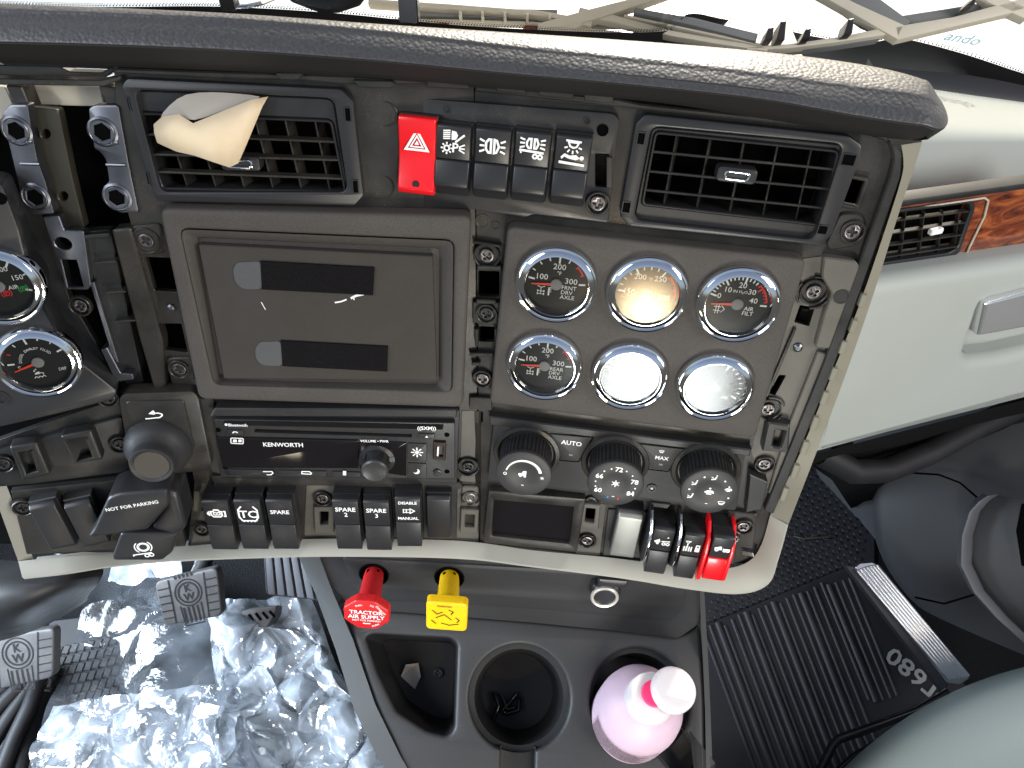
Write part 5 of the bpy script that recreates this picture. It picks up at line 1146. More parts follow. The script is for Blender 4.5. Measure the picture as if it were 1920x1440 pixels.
bar([(1010, 50), (1110, 26), (1180, 6), (1260, -22)], [14, 22, 18, 18], -.006, .006, 'trim_back', 'cross_rib')
bar([(1085, 20), (1150, 34), (1260, 62), (1350, 78), (1440, 92)], [16, 14, 11, 10, 8], -.006, .004, 'trim_back', 'rail')
bar([(1085, 44), (1170, 38), (1260, 50), (1340, 74)], [10, 22, 26, 8], -.014, -.007, 'trim_grey', 'rail_wall')
bar([(1190, 18), (1300, 40), (1420, 70)], [10, 15, 16], -.004, .010, 'trim_grey', 'rail_wall')
bar([(1170, 28), (1290, 54), (1430, 84)], 5, -.004, .006, 'trim_back', 'rail')
bar([(1400, 90), (1480, 86), (1570, 74), (1660, 58)], [8, 9, 10, 14], -.006, .004, 'trim_back', 'rail')
bar([(1440, 96), (1560, 84), (1650, 70)], 6, -.012, -.002, 'trim_grey', 'rail_wall')
bar([(1560, -40), (1640, 18), (1700, 52)], [46, 46, 30], -.014, .002, 'trim_grey', 'rail_wall')
bar([(1500, -40), (1600, 14), (1690, 60)], [16, 20, 30], -.004, .006, 'trim_back', 'cross_rib')
bar([(1680, 62), (1790, 40), (1900, 12), (1990, -14)], [26, 18, 22, 24], -.004, .006, 'trim_back', 'cross_rib')
bar([(1690, 44), (1780, 26), (1850, 10)], [30, 22, 14], -.016, -.005, 'trim_grey', 'rail_wall')
bar([(1800, -50), (1860, -4), (1930, 26)], [16, 20, 22], -.004, .006, 'trim_back', 'cross_rib')
for x, y, h in ((1440, 62, 26), (1463, 56, 38), (1510, 62, 22), (1590, 48, 30), (1820, 2, 14)):
    TB.part('clip', B().plate(TB.q([(x-7, y+h/2), (x+9, y+h/2-2), (x+12, y-h/2), (x+2, y-h/2+2)], .016), -.004, .016, .001), MT['carrier_black'])
for i in range(5):
    x = 860+i*42; TB.part('clip', B().plate(TB.q([(x, 20+i*1.5), (x+5, 20+i*1.5), (x+5, 30+i*1.5), (x, 30+i*1.5)], .006), -.006, .006, .0005), MT['trim_back'])

# odds and ends on the pad, top left
def blob(rows, sub=2): return B().grid(rows, True)
pc = at(602, 2, .50)
PB = Thing('black_pouch', 'rounded black pouch standing on the padded roll at the top edge', 'pouch', None); PB.e.location = pc
rows = []
for k in range(9):
    t = k/8; z = -.012+.05*t; r = [.3, .78, .95, 1, 1, 1, 1, .95, .9][k]
    rows.append([Vector((r*.031*(abs(math.cos(a))**.6)*(1 if math.cos(a) > 0 else -1), .012+r*.010*(abs(math.sin(a))**.8)*(1 if math.sin(a) > 0 else -1), z)) for a in [2*math.pi*i/32 for i in range(32)]])
b = B().grid(rows, True); b.f.append(tuple(range(32))[::-1])
part('pouch_body', b, MT['black'], PB.e, 70)
part('yellow_patch', B().box(-.010, .004, -.0, .010, 0, .0006, .0002, r=.003), MT['yellow'], PB.e, M=Matrix.Translation((0, .0018, .003)) @ Matrix.Rotation(R_(90), 4, 'X'))
for x0, x1, yb, nm, lb, d in ((406, 440, 21, 'strap', 'short black strap hanging at the top edge left of the pouch', .50), (738, 784, 43, 'holder_arm', 'dark grey upright holder arm at the top edge right of the pouch', .52)):
    T = Thing(nm, lb, 'strap' if nm == 'strap' else 'holder', None); T.e.location = at((x0+x1)/2, yb, d)
    w_ = (x1-x0)*d/F/2
    part('body', B().prism([(-.0, 0), (.006, -.002), (.012, .0), (.016, .05), (.004, .05)], -w_*.55, w_*.9).bevel(.001, 2), MT['black' if nm == 'strap' else 'door_trim'], T.e)
    part('edge_strip', B().box(w_*.92, w_*1.0, .002, .012, .0, .05, .0004), MT['black_satin'], T.e)
T = Thing('wire_loop', 'chrome wire loop beside the black pouch at the top edge', 'wire', None); T.e.location = at(470, 12, .52)
part('loop', B().tube([at(436, 13, .52)-T.e.location, at(462, 12, .52)-T.e.location, at(490, 6, .52)-T.e.location, at(515, -4, .53)-T.e.location], .0015, 8), MT['chrome'], T.e)

# ================================================================== passenger side of the dash
PD = Thing('passenger_dash', 'pale grey-green passenger side dashboard with wood strip and glove box', 'dashboard', None)
PD.e.location = at(1780, 560, .80); pdl = PD.e.location
def pl(x, y, d): return at(x, y, d)-pdl
cols = [0, .25, .5, .75, 1]
def row(a, b_, da, db): return [pl(a[0]+(b_[0]-a[0])*t, a[1]+(b_[1]-a[1])*t, da+(db-da)*t) for t in cols]
rows = [row((1606, 122), (2080, 164), .935, 1.06), row((1608, 126), (2080, 170), .93, 1.05), row((1590, 138), (2080, 205), .90, 1.03), row((1600, 146), (2080, 214), .885, 1.02)]
o = part('upper_lip', B().grid(rows, flip=False), MT['door_trim'], PD.e, 60)
rows = [row((1600, 146), (2080, 214), .886, 1.022), row((1610, 168), (2080, 226), .85, .985), row((1620, 225), (2080, 250), .775, .90), row((1625, 250), (2080, 262), .762, .89), row((1640, 278), (2080, 276), .760, .888), row((1640, 362), (2080, 318), .775, .91), row((1640, 372), (2080, 330), .785, .92), row((1640, 376), (2080, 334), .81, .94)]
o = part('upper_panel', B().grid(rows, flip=False), MT['grey_dash'], PD.e, 60)
s = o.modifiers.new('s', 'SUBSURF'); s.levels = 1; s.render_levels = 2
G = Frame(at(1760, 560, .80), 21, 10)
def gp(name, pts, w0, w1, m, r=.002, bev=.001, holes=(), seg=2, parent=None):
    M = Matrix.Translation(-pdl) @ G.mat()
    return part(name, B().plate(rpoly(Q(G, pts, w1), r, 4), w0, w1, bev, holes=[rpoly(Q(G, h, w1), .003) for h in holes], seg=seg), MT[m], parent or PD.e, 35, None, M if not parent else None)
gp('seam_strip', [(1640, 384), (2050, 326), (2050, 336), (1640, 396)], -.01, .006, 'carrier_black', .0005)
wd = gp('wood_strip', [(1620, 396), (2050, 334), (2050, 470), (1620, 536)], -.01, .004, 'wood', .001, .002, seg=3, holes=[[(1645, 402), (1822, 378), (1826, 390), (1798, 472), (1783, 480), (1645, 502)]])
part('chrome_line', B().tube([(*G.uv(x, y, .0055), .0055) for x, y in ((1640, 402), (1760, 384), (1846, 371), (1853, 376), (1846, 405), (1806, 487), (1796, 494), (1640, 522))], .0011, 8), MT['trim_back'], wd)
VF = Thing('side_vent', 'small black air vent set in the glossy wood strip on the passenger side', 'air vent', G, (1740, 495), .004)
VF.part('surround', B().plate(rpoly(VF.q([(1640, 400), (1826, 376), (1830, 390), (1800, 474), (1785, 484), (1640, 506)], .003), .003), -.004, .003, .001, holes=[rpoly(VF.q([(1655, 404), (1818, 382), (1822, 392), (1796, 466), (1780, 475), (1650, 494)], .003), .004)]), MT['black_satin'])
VF.part('duct', B().plate(VF.q([(1630, 395), (1836, 370), (1810, 486), (1630, 510)], -.02), -.024, -.02), MT['cavity'])
for a, c in (((1650, 420), (1818, 398)), ((1650, 443), (1812, 419)), ((1650, 465), (1805, 442)), ((1650, 486), (1795, 464))):
    p0, p1 = VF.q([a, c], .003); d = Vector(p1)-Vector(p0)
    VF.part('slat', B().box(0, d.length, -.0007, .0007, -.004, .0012, .0004), MT['carrier'], M=Matrix.Translation((p0[0], p0[1], .001)) @ Matrix.Rotation(math.atan2(d.y, d.x), 4, 'Z'))
for x0, x1 in ((1700, 1690), (1735, 1724), (1770, 1758), (1800, 1788)):
    p0, p1 = VF.q([(x0, 398), (x1, 488)], 0); d = Vector(p1)-Vector(p0)
    VF.part('vane', B().box(0, d.length, -.0006, .0006, -.004, .0005, .0003), MT['carrier'], M=Matrix.Translation((p0[0], p0[1], -.001)) @ Matrix.Rotation(math.atan2(d.y, d.x), 4, 'Z'))
u, v = VF.q1(1757, 435, .006); VF.part('tab', B().box(-.007, .007, -.003, .003, 0, .005, .001, r=.0015), MT['print'], M=Matrix.Translation((u, v, .002)))
# glove box: rounded upper edge, shallow belly, recess for the latch
GB = Frame(at(1760, 640, .785), 21, 13)
Mg = Matrix.Translation(-pdl) @ GB.mat()
rec = rpoly(Q(GB, [(1846, 572), (2000, 532), (2000, 640), (1878, 668), (1826, 674), (1814, 664)], 0), .006, 4)
gb = part('glove_box_door', B().plate(rpoly(Q(GB, [(1600, 536), (2080, 464), (2080, 706), (1512, 862)], 0), .012, 4), -.05, 0, .016, holes=[rec], seg=5), MT['grey_dash'], PD.e, 50, None, Mg)
rc_ = [(x, y) for x, y in rec]; cx = sum(p[0] for p in rc_)/len(rc_); cy = sum(p[1] for p in rc_)/len(rc_)
b = B().grid([[(x, y, -.012) for x, y in rc_], [(cx+(x-cx)*.9, cy+(y-cy)*.9-.002, -.026) for x, y in rc_]], True, flip=area2(rc_) > 0); b.plate([(cx+(x-cx)*.9, cy+(y-cy)*.9-.002) for x, y in rc_], -.028, -.026)
part('latch_recess', b, MT['grey_dash'], gb, 50)
q = Q(GB, [(1846, 568), (2000, 528), (2000, 598), (1880, 622), (1832, 630)], .006)
part('latch_handle', B().plate(rpoly(q, .003, 3), -.012, .007, .0035, seg=4), MT['latch_chrome'], gb)
# dark space below the glove box
part('lower_closeout', B().grid([row((1500, 858), (2060, 714), .90, 1.02), row((1560, 900), (2060, 790), 1.14, 1.26), row((1600, 960), (2060, 900), 1.42, 1.5)], flip=False), MT['carpet'], PD.e)
b = B().tube([at(x, y, d)-pdl for x, y, d in ((1540, 850, .97), (1600, 884, .98), (1660, 882, 1.0), (1740, 850, 1.02), (1830, 800, 1.05), (1960, 740, 1.1))], .017, 12)
part('edge_roll', b, MT['rubber'], PD.e, 60)

# ================================================================== floor and walls of the footwell
FF = Frame((0, 0, 0), 0, 90)                   # floor, metres
def fl(x, y, z=0): return FF.hit(x, y, z)
b = B().grid([[Vector((x, y, 0)) for x in (-1.2, -.4, .4, 1.3)] for y in (-.8, .0, .5, 1.3)], flip=False)
floor = struct('floor', b, MT['carpet'])
b = B().grid([[Vector((x, y, z)) for x in (-1.2, 0, 1.3)] for y, z in ((.98, 0), (.94, .4), (.64, .62), (.62, .68))], flip=True)
fw = struct('firewall_wall', b, MT['carpet'])

# passenger rubber mat with long ribs
PM = Thing('rubber_mat', 'black ribbed rubber floor mat on the passenger side', 'floor mat', FF, (1500, 1300), .004)
PM.part('sheet', B().plate(rpoly(PM.q([(1300, 1180), (1590, 1062), (1640, 1085), (1850, 1330), (1800, 1700), (1250, 1700)], .008), .01), 0, .008, .003, seg=2), MT['mat_rubber'])
tops = [(1318, 1176), (1332, 1172), (1346, 1167), (1360, 1172), (1373, 1160), (1386, 1152), (1399, 1147), (1412, 1152), (1424, 1140), (1437, 1134), (1450, 1128), (1464, 1130), (1476, 1121), (1489, 1115), (1502, 1112), (1515, 1108), (1528, 1100), (1541, 1092), (1554, 1096), (1568, 1092), (1582, 1088), (1594, 1084)]
for i, (x, y) in enumerate(tops):
    t = i/(len(tops)-1); dx = 118+(120-118)*t; k = (1560-y)/270
    xe = x+(100+t*10)*k; ye = 1560
    if t > .8: xe, ye = x+100*.9, y+220
    big = i % 4 == 2
    p0, p1 = PM.q([(x, y), (xe, ye)], .009)
    PM.part('rib', B().tube([(*p0, .0062), (*p1, .0062)], .0060 if big else .0040, 8), MT['mat_rubber'], smooth=60)
b = B(); u, v = PM.q1(1714, 1262, .009); a0 = PM.q1(1756, 1300, .009); a1 = PM.q1(1668, 1226, .009)
b.text('T680', .044, (u, v), .0095, rot=math.degrees(math.atan2(a1[1]-a0[1], a1[0]-a0[0])), bold=.02, sx=1.0)
PM.part('mat_lettering', b, MT['print_grey'], smooth=0)
# checker rubber behind it
RM = Thing('tread_mat', 'black cross-hatched rubber flooring under the dashboard corner', 'floor mat', FF, (1450, 1050), .002)
RM.part('sheet', B().plate(RM.q([(1300, 1200), (1330, 1000), (1520, 860), (1640, 940), (1640, 1070), (1590, 1075)], .003), 0, .003, .001), MT['mat_rubber'])
b = B(); p0 = RM.q1(1340, 1190, .003); 
for i in range(26):
    for j in range(16):
        x = 1330+i*12+j*3; y = 1180-i*5-j*17
        if y < 880 or x > 1620: continue
        u, v = RM.q1(x, y, .004); b.box(u-.0055, u+.0055, v-.0025, v+.0025, .002, .0055, .0008)
o = RM.part('tread_block', b, MT['mat_rubber']); o['kind'] = 'stuff'
TW = Thing('twig', 'dry twig lying on the black rubber floor near the red switch', 'twig', FF, (1510, 1012), .008)
TW.part('stem', B().tube([(*TW.q1(x, y, .0), z) for x, y, z in ((1488, 1006, .002), (1505, 1012, .004), (1530, 1010, .004), (1552, 1008, .003))], .0016, 6), MT['olive'])
TW.part('stem', B().tube([(*TW.q1(x, y, .0), z) for x, y, z in ((1512, 1012, .004), (1530, 1004, .006), (1546, 1003, .006))], .0011, 6), MT['olive'])

# sill plate, door
SL = Thing('sill_plate', 'silver ribbed step plate beside the passenger mat', 'step plate', Frame(at(1700, 1160, 1.13), -30, 62), (1700, 1160), 0)
o = [(1603, 1064), (1612, 1056), (1636, 1054), (1650, 1062), (1818, 1272), (1800, 1284), (1776, 1280)]
SL.part('base', B().plate(rpoly(SL.q(o, 0), .003), -.01, 0, .001), MT['silver'])
for i in range(7):
    t = i/6; a = (1608+t*36, 1068-t*10+(t-.5)**2*8); c = (1780+t*36, 1274-t*6)
    p0, p1 = SL.q([a, c], .002); SL.part('rib', B().tube([(*p0, .0005), (*p1, .0005)], .0030, 8), MT['silver'], smooth=60)
SL.part('edge_strip', B().plate(SL.q([(1585, 1060), (1603, 1062), (1778, 1284), (1770, 1300)], -.004), -.03, -.004, .001), MT['mat_rubber'])

DR = Thing('passenger_door', 'dark passenger door panel with a curved lighter trim band and pocket', 'door', None)
DR.e.location = at(1780, 1050, 1.2); dl = DR.e.location
def dr(x, y, d): return at(x, y, d)-dl
edge = [(1660, 820), (1642, 900), (1640, 970), (1658, 1050), (1700, 1120), (1760, 1195), (1830, 1270), (1900, 1330)]
rows = []
for k, (dx, dy, dd) in enumerate(((-8, 6, .10), (0, 0, .012), (8, -3, -.002), (60, -20, -.032), (180, -60, -.105), (420, -120, -.22))):
    rows.append([dr(x+dx, y+dy, 1.24+dd+.01*i) for i, (x, y) in enumerate(edge)])
o = part('door_skin', B().grid(rows, flip=True), MT['door_dark'], DR.e, 80); s = o.modifiers.new('s', 'SUBSURF'); s.levels = 1; s.render_levels = 2
part('upper_skin', B().grid([[dr(1600, 880, 1.4), dr(1640, 862, 1.24), dr(1760, 830, 1.14), dr(2050, 760, 1.02)], [dr(1600, 800, 1.44), dr(1650, 780, 1.28), dr(1760, 720, 1.2), dr(2050, 640, 1.1)]], flip=False), MT['door_dark'], DR.e)
band = [(1852, 930), (1836, 940), (1818, 960), (1804, 1005), (1802, 1060), (1826, 1110), (1870, 1160), (1930, 1215)]
part('trim_band', B().grid([[dr(x-8, y-5, 1.065) for x, y in band], [dr(x, y, 1.045) for x, y in band], [dr(x+16, y-3, 1.045) for x, y in band], [dr(x+22, y-2, 1.08) for x, y in band]], flip=True), MT['door_trim'], DR.e, 70)
part('pocket_panel', B().grid([[dr(x+20, y-2, 1.07) for x, y in band], [dr(x+60, y+(6 if i < 3 else -6), 1.05) for i, (x, y) in enumerate(band)], [dr(x+190, y, 1.02) for x, y in band]], flip=True), MT['door_dark'], DR.e, 70)
part('pocket_mouth', B().grid([[dr(1915, 945, 1.03), dr(1960, 935, 1.0)], [dr(1905, 995, 1.03), dr(1960, 990, 1.0)], [dr(1915, 1060, 1.03), dr(1960, 1080, 1.0)]], flip=True), MT['cavity'], DR.e, 70)
part('panel_seam', B().tube([dr(x, y, d) for x, y, d in ((1700, 886, 1.172), (1760, 890, 1.14), (1800, 905, 1.115), (1838, 938, 1.08), (1846, 942, 1.075))], .0016, 6), MT['cavity'], DR.e)
part('panel_seam', B().tube([dr(x, y, d) for x, y, d in ((1716, 1120, 1.20), (1770, 1132, 1.155), (1850, 1108, 1.10), (1930, 1090, 1.05))], .0016, 6), MT['cavity'], DR.e)
KK = Thing('kick_panel', 'dark grey kick panel between the floor and the passenger door', 'panel', None); KK.e.location = at(1600, 930, 1.4); kl = KK.e.location
part('skin', B().grid([[at(x, y, d)-kl for x, y, d in r] for r in (((1520, 860, 1.42), (1570, 965, 1.46), (1612, 1060, 1.45)), ((1560, 880, 1.36), (1612, 985, 1.39), (1636, 1040, 1.40)), ((1605, 890, 1.33), (1632, 985, 1.35), (1648, 1040, 1.37)), ((1650, 850, 1.31), (1660, 960, 1.34), (1690, 1060, 1.36)))], flip=True), MT['door_dark'], KK.e, 70)

# passenger seat corner and its lever
ST_ = Thing('passenger_chair', 'grey-green vinyl seat cushion corner at the lower right', 'seat', None); ST_.e.location = at(1860, 1400, .92); sl = ST_.e.location
ed = [(1500, 1520), (1575, 1438), (1640, 1380), (1715, 1328), (1790, 1289), (1870, 1258), (1960, 1236), (2060, 1222)]
rows = []
for dx, dy, dd in ((10, 16, .16), (0, 0, .05), (6, 8, .012), (22, 30, -.012), (60, 80, -.035), (130, 170, -.05), (260, 340, -.045)):
    rows.append([at(x+dx, y+dy, .95+dd-.004*i)-sl for i, (x, y) in enumerate(ed)])
o = part('cushion', B().grid(rows, flip=True), MT['seat'], ST_.e, 80); s = o.modifiers.new('s', 'SUBSURF'); s.levels = 2; s.render_levels = 2
LV = Thing('seat_lever', 'thin black bent bar in front of the seat cushion', 'lever', None); LV.e.location = at(1570, 1400, 1.03); ll = LV.e.location
part('bar', B().tube([at(x, y, d)-ll for x, y, d in ((1525, 1470, 1.02), (1545, 1430, 1.03), (1562, 1396, 1.035), (1572, 1386, 1.035), (1640, 1362, 1.04), (1715, 1334, 1.05), (1752, 1312, 1.06), (1775, 1298, 1.07))], .0062, 10), MT['gloss_black'], LV.e, 60)
part('bar', B().tube([at(x, y, d)-ll for x, y, d in ((1565, 1450, 1.05), (1600, 1418, 1.06), (1660, 1384, 1.07))], .0045, 10), MT['gloss_black'], LV.e, 60)

# ================================================================== centre console
K = Frame(at(980, 1300, .76), 0, 70)
CN = Thing('console', 'dark grey centre console with bin and two cup holders below the dashboard', 'console', K, (980, 1300), 0)
binp = rpoly(CN.q([(684, 1194), (700, 1188), (846, 1196), (858, 1208), (852, 1368), (838, 1382), (800, 1372), (742, 1334), (706, 1260)], 0), .006, 4)
c1 = CN.q1(974, 1308); c2 = CN.q1(1200, 1316); rc = .0515
def keyhole(c, r, ang, wd_, L_):
    """circle with a slot leaving at angle ang"""
    a = math.asin(wd_/2/r); p = []
    n = 40
    for i in range(n+1):
        t = R_(ang)+a+(2*math.pi-2*a)*i/n; p.append((c[0]+r*math.cos(t), c[1]+r*math.sin(t)))
    d = Vector((math.cos(R_(ang)), math.sin(R_(ang)))); n_ = Vector((-d.y, d.x))
    e = Vector(c)+d*L_
    p += [tuple(e-n_*wd_/2), tuple(e+n_*wd_/2)]
    return p
kh1 = keyhole(c1, rc, -88, .034, .115); kh2 = keyhole(c2, rc, -48, .036, .085)
topo = rpoly(CN.q([(634, 1120), (660, 1140), (800, 1150), (1000, 1166), (1160, 1182), (1272, 1196), (1312, 1168), (1322, 1300), (1326, 1640), (800, 1640), (752, 1420), (704, 1322), (664, 1200)], 0), [.004, .006, .006, .006, .006, .01, .004, .004, .02, .02, .02, .02, .006], 4)
CN.part('top', B().plate(topo, -.012, 0, .004, holes=[binp, kh1, kh2], seg=3), MT['console'])
def well(lp, depth, taper, m='console', step=None):
    rows = [[(x, y, -.004) for x, y in lp]]; cx = sum(p[0] for p in lp)/len(lp); cy = sum(p[1] for p in lp)/len(lp)
    if step: rows += [[(x, y, -step) for x, y in lp], [(cx+(x-cx)*.90, cy+(y-cy)*.90, -step-.001) for x, y in lp]]; taper *= .90
    rows.append([(cx+(x-cx)*taper, cy+(y-cy)*taper, -depth) for x, y in lp])
    b = B().grid(rows, True, flip=area2(lp) > 0); n = len(lp); st = (len(rows)-1)*n
    vs = [(*r[:2], r[2]) for r in rows[-1]]
    b.plate([(x, y) for x, y, _ in rows[-1]], -depth-.002, -depth)
    return b
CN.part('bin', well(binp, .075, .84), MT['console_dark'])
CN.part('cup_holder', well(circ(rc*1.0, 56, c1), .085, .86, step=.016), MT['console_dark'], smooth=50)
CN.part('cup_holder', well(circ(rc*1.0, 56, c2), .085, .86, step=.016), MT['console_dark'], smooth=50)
for kh, c, an, L_ in ((kh1, c1, -88, .115), (kh2, c2, -48, .085)):
    d = Vector((math.cos(R_(an)), math.sin(R_(an)))); n_ = Vector((-d.y, d.x)); c = Vector(c)
    q = [c+d*.046-n_*.017, c+d*L_-n_*.017, c+d*L_+n_*.017, c+d*.046+n_*.017]
    CN.part('slot_floor', B().plate([tuple(p) for p in q], -.034, -.030), MT['console'])
    CN.part('slot_side', B().plate([tuple(q[0]-n_*.001), tuple(q[1]-n_*.001), tuple(q[1]+n_*.0002), tuple(q[0]+n_*.0002)], -.034, -.006), MT['console'])
    CN.part('slot_side', B().plate([tuple(q[2]-n_*.0002), tuple(q[2]+n_*.001), tuple(q[3]+n_*.001), tuple(q[3]-n_*.0002)], -.034, -.006), MT['console'])
# upper face with pull knobs and socket
K2 = Frame(K.hit(960, 1172), 0, 20)
ul = Thing('console_face', 'x', 'x', K2, (960, 1160), 0); up_e = ul.e
def k2w(pts, w): return [CN.loc(K2.hit(x, y, w)) for x, y in pts]
def k2part(name, pts, w0, w1, m, r=.003, bev=.001, holes=(), seg=2, parent=None):
    M = CN.e.matrix_world.inverted() @ K2.mat()
    return part(name, B().plate(rpoly(Q(K2, pts, w1), r, 4), w0, w1, bev, holes=holes, seg=seg), MT[m], parent or CN.e, 35, None, M)
bpy.data.objects.remove(up_e)
CN.e.matrix_world = K.mat(*CN.o0, 0)
h1 = circ(.0135, 28, K2.uv(702, 1074, 0)); h2 = circ(.0135, 28, K2.uv(843, 1080, 0))
k2part('upper_face', [(572, 1000), (1330, 1040), (1312, 1172), (1272, 1200), (1160, 1186), (1000, 1170), (800, 1154), (660, 1144), (610, 1090)], -.02, 0, 'console', .006, .003, seg=3, holes=[h1, h2])
k2part('inset_panel', [(640, 1046), (1290, 1082), (1280, 1140), (1258, 1166), (1000, 1142), (800, 1130), (690, 1126), (668, 1110)], -.004, .0022, 'console', .006, .0012, seg=2, holes=[h1, h2])
for (x, y) in ((702, 1074), (843, 1080)):
    u, v = K2.uv(x, y, 0); M = CN.e.matrix_world.inverted() @ K2.mat(u, v, 0)
    part('knob_hole', B().lathe([(.0150, .0018), (.0150, .0032), (.0135, .0036), (.0132, -.015), (.002, -.015)], 32), MT['cavity'], CN.e, 35, None, M)
# grey side trims of the console
lin = [(596, 1036), (624, 1110), (662, 1200), (704, 1322), (752, 1420), (800, 1500), (840, 1600)]
lou = [(556, 1036), (590, 1110), (630, 1220), (664, 1330), (708, 1420), (760, 1500), (800, 1600)]
def deepen(p, dz, dx=0): return p+Vector((dx, .0, dz))
rows = [[CN.loc(K.hit(x, y, -.006) if y > 1150 else K.hit(x, 1150, -.006).lerp(K2.hit(x, y, -.006), 1)) for x, y in lin], [CN.loc(K.hit(x, y, .002) if y > 1150 else K2.hit(x, y, .002)) for x, y in lin],
        [CN.loc(K.hit(x, y, -.004) if y > 1150 else K2.hit(x, y, -.004)) for x, y in lou], [CN.loc(deepen(K.hit(x, y, -.01) if y > 1150 else K2.hit(x, y, -.01), -.06, .004)) for x, y in lou], [CN.loc(deepen(K.hit(x, y, -.01) if y > 1150 else K2.hit(x, y, -.01), -.45, .03)) for x, y in lou]]
CN.part('side_trim', B().grid(rows, flip=True), MT['console_trim'], smooth=60)
rin = [(1312, 1100), (1314, 1172), (1318, 1240), (1322, 1330), (1324, 1440), (1326, 1600)]
rou = [(1320, 1098), (1324, 1172), (1328, 1240), (1332, 1330), (1336, 1440), (1340, 1600)]
rows = [[CN.loc(K.hit(x, y, .0) if y > 1180 else K2.hit(x, y, .0)) for x, y in rin], [CN.loc(K.hit(x, y, .003) if y > 1180 else K2.hit(x, y, .003)) for x, y in rin], [CN.loc(K.hit(x, y, -.002) if y > 1180 else K2.hit(x, y, -.002)) for x, y in rou], [CN.loc(deepen(K.hit(x, y, -.004) if y > 1180 else K2.hit(x, y, -.004), -.5, -.05)) for x, y in rou]]
CN.part('side_trim', B().grid(rows, flip=True), MT['console_trim'], smooth=60)

# pull knobs
def pull(label, base, face, shape, m, nm):
    w = .062
    T = Thing(nm, label, 'knob', K2, face, w, 'air brake pull knobs')
    bu, bv = K2.uv(*base, 0); b0 = (bu-T.o0[0], bv-T.o0[1])
    cu, cv = T.o0
    # straight stem from the hole to the head
    rows = []
    for t, r in ((0, .0092), (.12, .0098), (.5, .0104), (.85, .0108), (.97, .0108)):
        x, y, z = b0[0]*(1-t), b0[1]*(1-t), -w*(1-t)
        rows.append([(x+r*math.cos(2*math.pi*i/24), y+r*math.sin(2*math.pi*i/24), z) for i in range(24)])
    T.part('stem', B().grid(rows, True), MT[m], smooth=50)
    for a in (60, 120):
        M = Matrix.Translation((b0[0]*.92, b0[1]*.92, -w*.92)) @ Matrix.Rotation(R_(a), 4, 'Z')
        T.part('stem_slot', B().box(.0085, .0104, -.0012, .0012, 0, .012, .0003), MT['cavity'], M=M)
    h = T.part('head', B().plate(shape, -.006, .003, .0016, seg=3, back=True), MT[m])
    return T, h
T, h = pull('red octagonal air brake pull knob on the console', (702, 1074), (688, 1149), rpoly([(.0225*math.cos(R_(22.5+45*i)), .0200*math.sin(R_(22.5+45*i))) for i in range(8)], .002), 'red_dull', 'air_brake_knob')
b = B(); b.text('TRACTOR', .0066, (0, .0040), .0032, bold=.02); b.text('AIR SUPPLY', .0066, (0, -.0020), .0032, bold=.02); b.text('NOT FOR PARKING', .0030, (0, -.0066), .0032, bold=.015)
for a, t in ((112, 'PULL'), (70, 'TO'), (35, 'EXHAUST'), (-60, 'PUSH')): b.text(t, .0031, (.0165*math.cos(R_(a)), .0140*math.sin(R_(a))), .0032, rot=a-90 if a > 0 else a+90, bold=.015)
b.stroke([(-.0035, -.0105), (.0035, -.0105)], .0012, .0032); part('lettering', b, MT['print'], h, 0)
T, h = pull('yellow square air brake pull knob with worn black marks', (843, 1080), (838, 1152), rpoly([(-.0188, -.0185), (.0188, -.0185), (.0188, .0185), (-.0188, .0185)], .005, 5), 'yellow', 'air_brake_knob')
b = B()
for p in ([(-.016, .010), (-.010, .004), (-.004, .008)], [(-.012, -.002), (-.002, .004), (.006, -.004)], [(.002, .012), (.008, .009), (.005, .004)], [(-.006, -.010), (.004, -.013), (.014, -.010)], [(-.017, -.006), (-.011, -.012)], [(.010, .0), (.015, -.004), (.012, -.008)]): b.stroke([(x*.82+.0006*math.sin(i*5), y*.82) for i, (x, y) in enumerate(p)], .0010, .0032)
b.text('PARKING', .0032, (-.002, .0138), .0032, bold=.01); part('worn_print', b, MT['print_dark'], h, 0)
# socket with flip lid
SK = Thing('power_socket', 'round power socket with a bright ring and open flip lid on the console', 'socket', K2, (1134, 1124), .0022)
SK.part('body', B().plate(rpoly(SK.q([(1108, 1110), (1112, 1098), (1160, 1102), (1166, 1112), (1158, 1140), (1140, 1146), (1116, 1140)], .010), .005, 4), 0, .010, .003, seg=3), MT['black_satin'])
SK.part('lid', B().plate(rpoly(SK.q([(1122, 1086), (1180, 1090), (1172, 1104), (1120, 1100)], .011), .002), .004, .011, .002, seg=2), MT['black_satin'])
u, v = SK.q1(1134, 1123, .013); M = Matrix.Translation((u, v, .009))
SK.part('ring', B().lathe([(.0138, 0), (.0138, .0028), (.0128, .0036), (.0110, .0030), (.0106, -.006)], 40, cap1=False), MT['socket_ring'], M=M)
SK.part('barrel', B().lathe([(.0111, -.004), (.002, -.0045)], 32), MT['socket_in'], M=M)

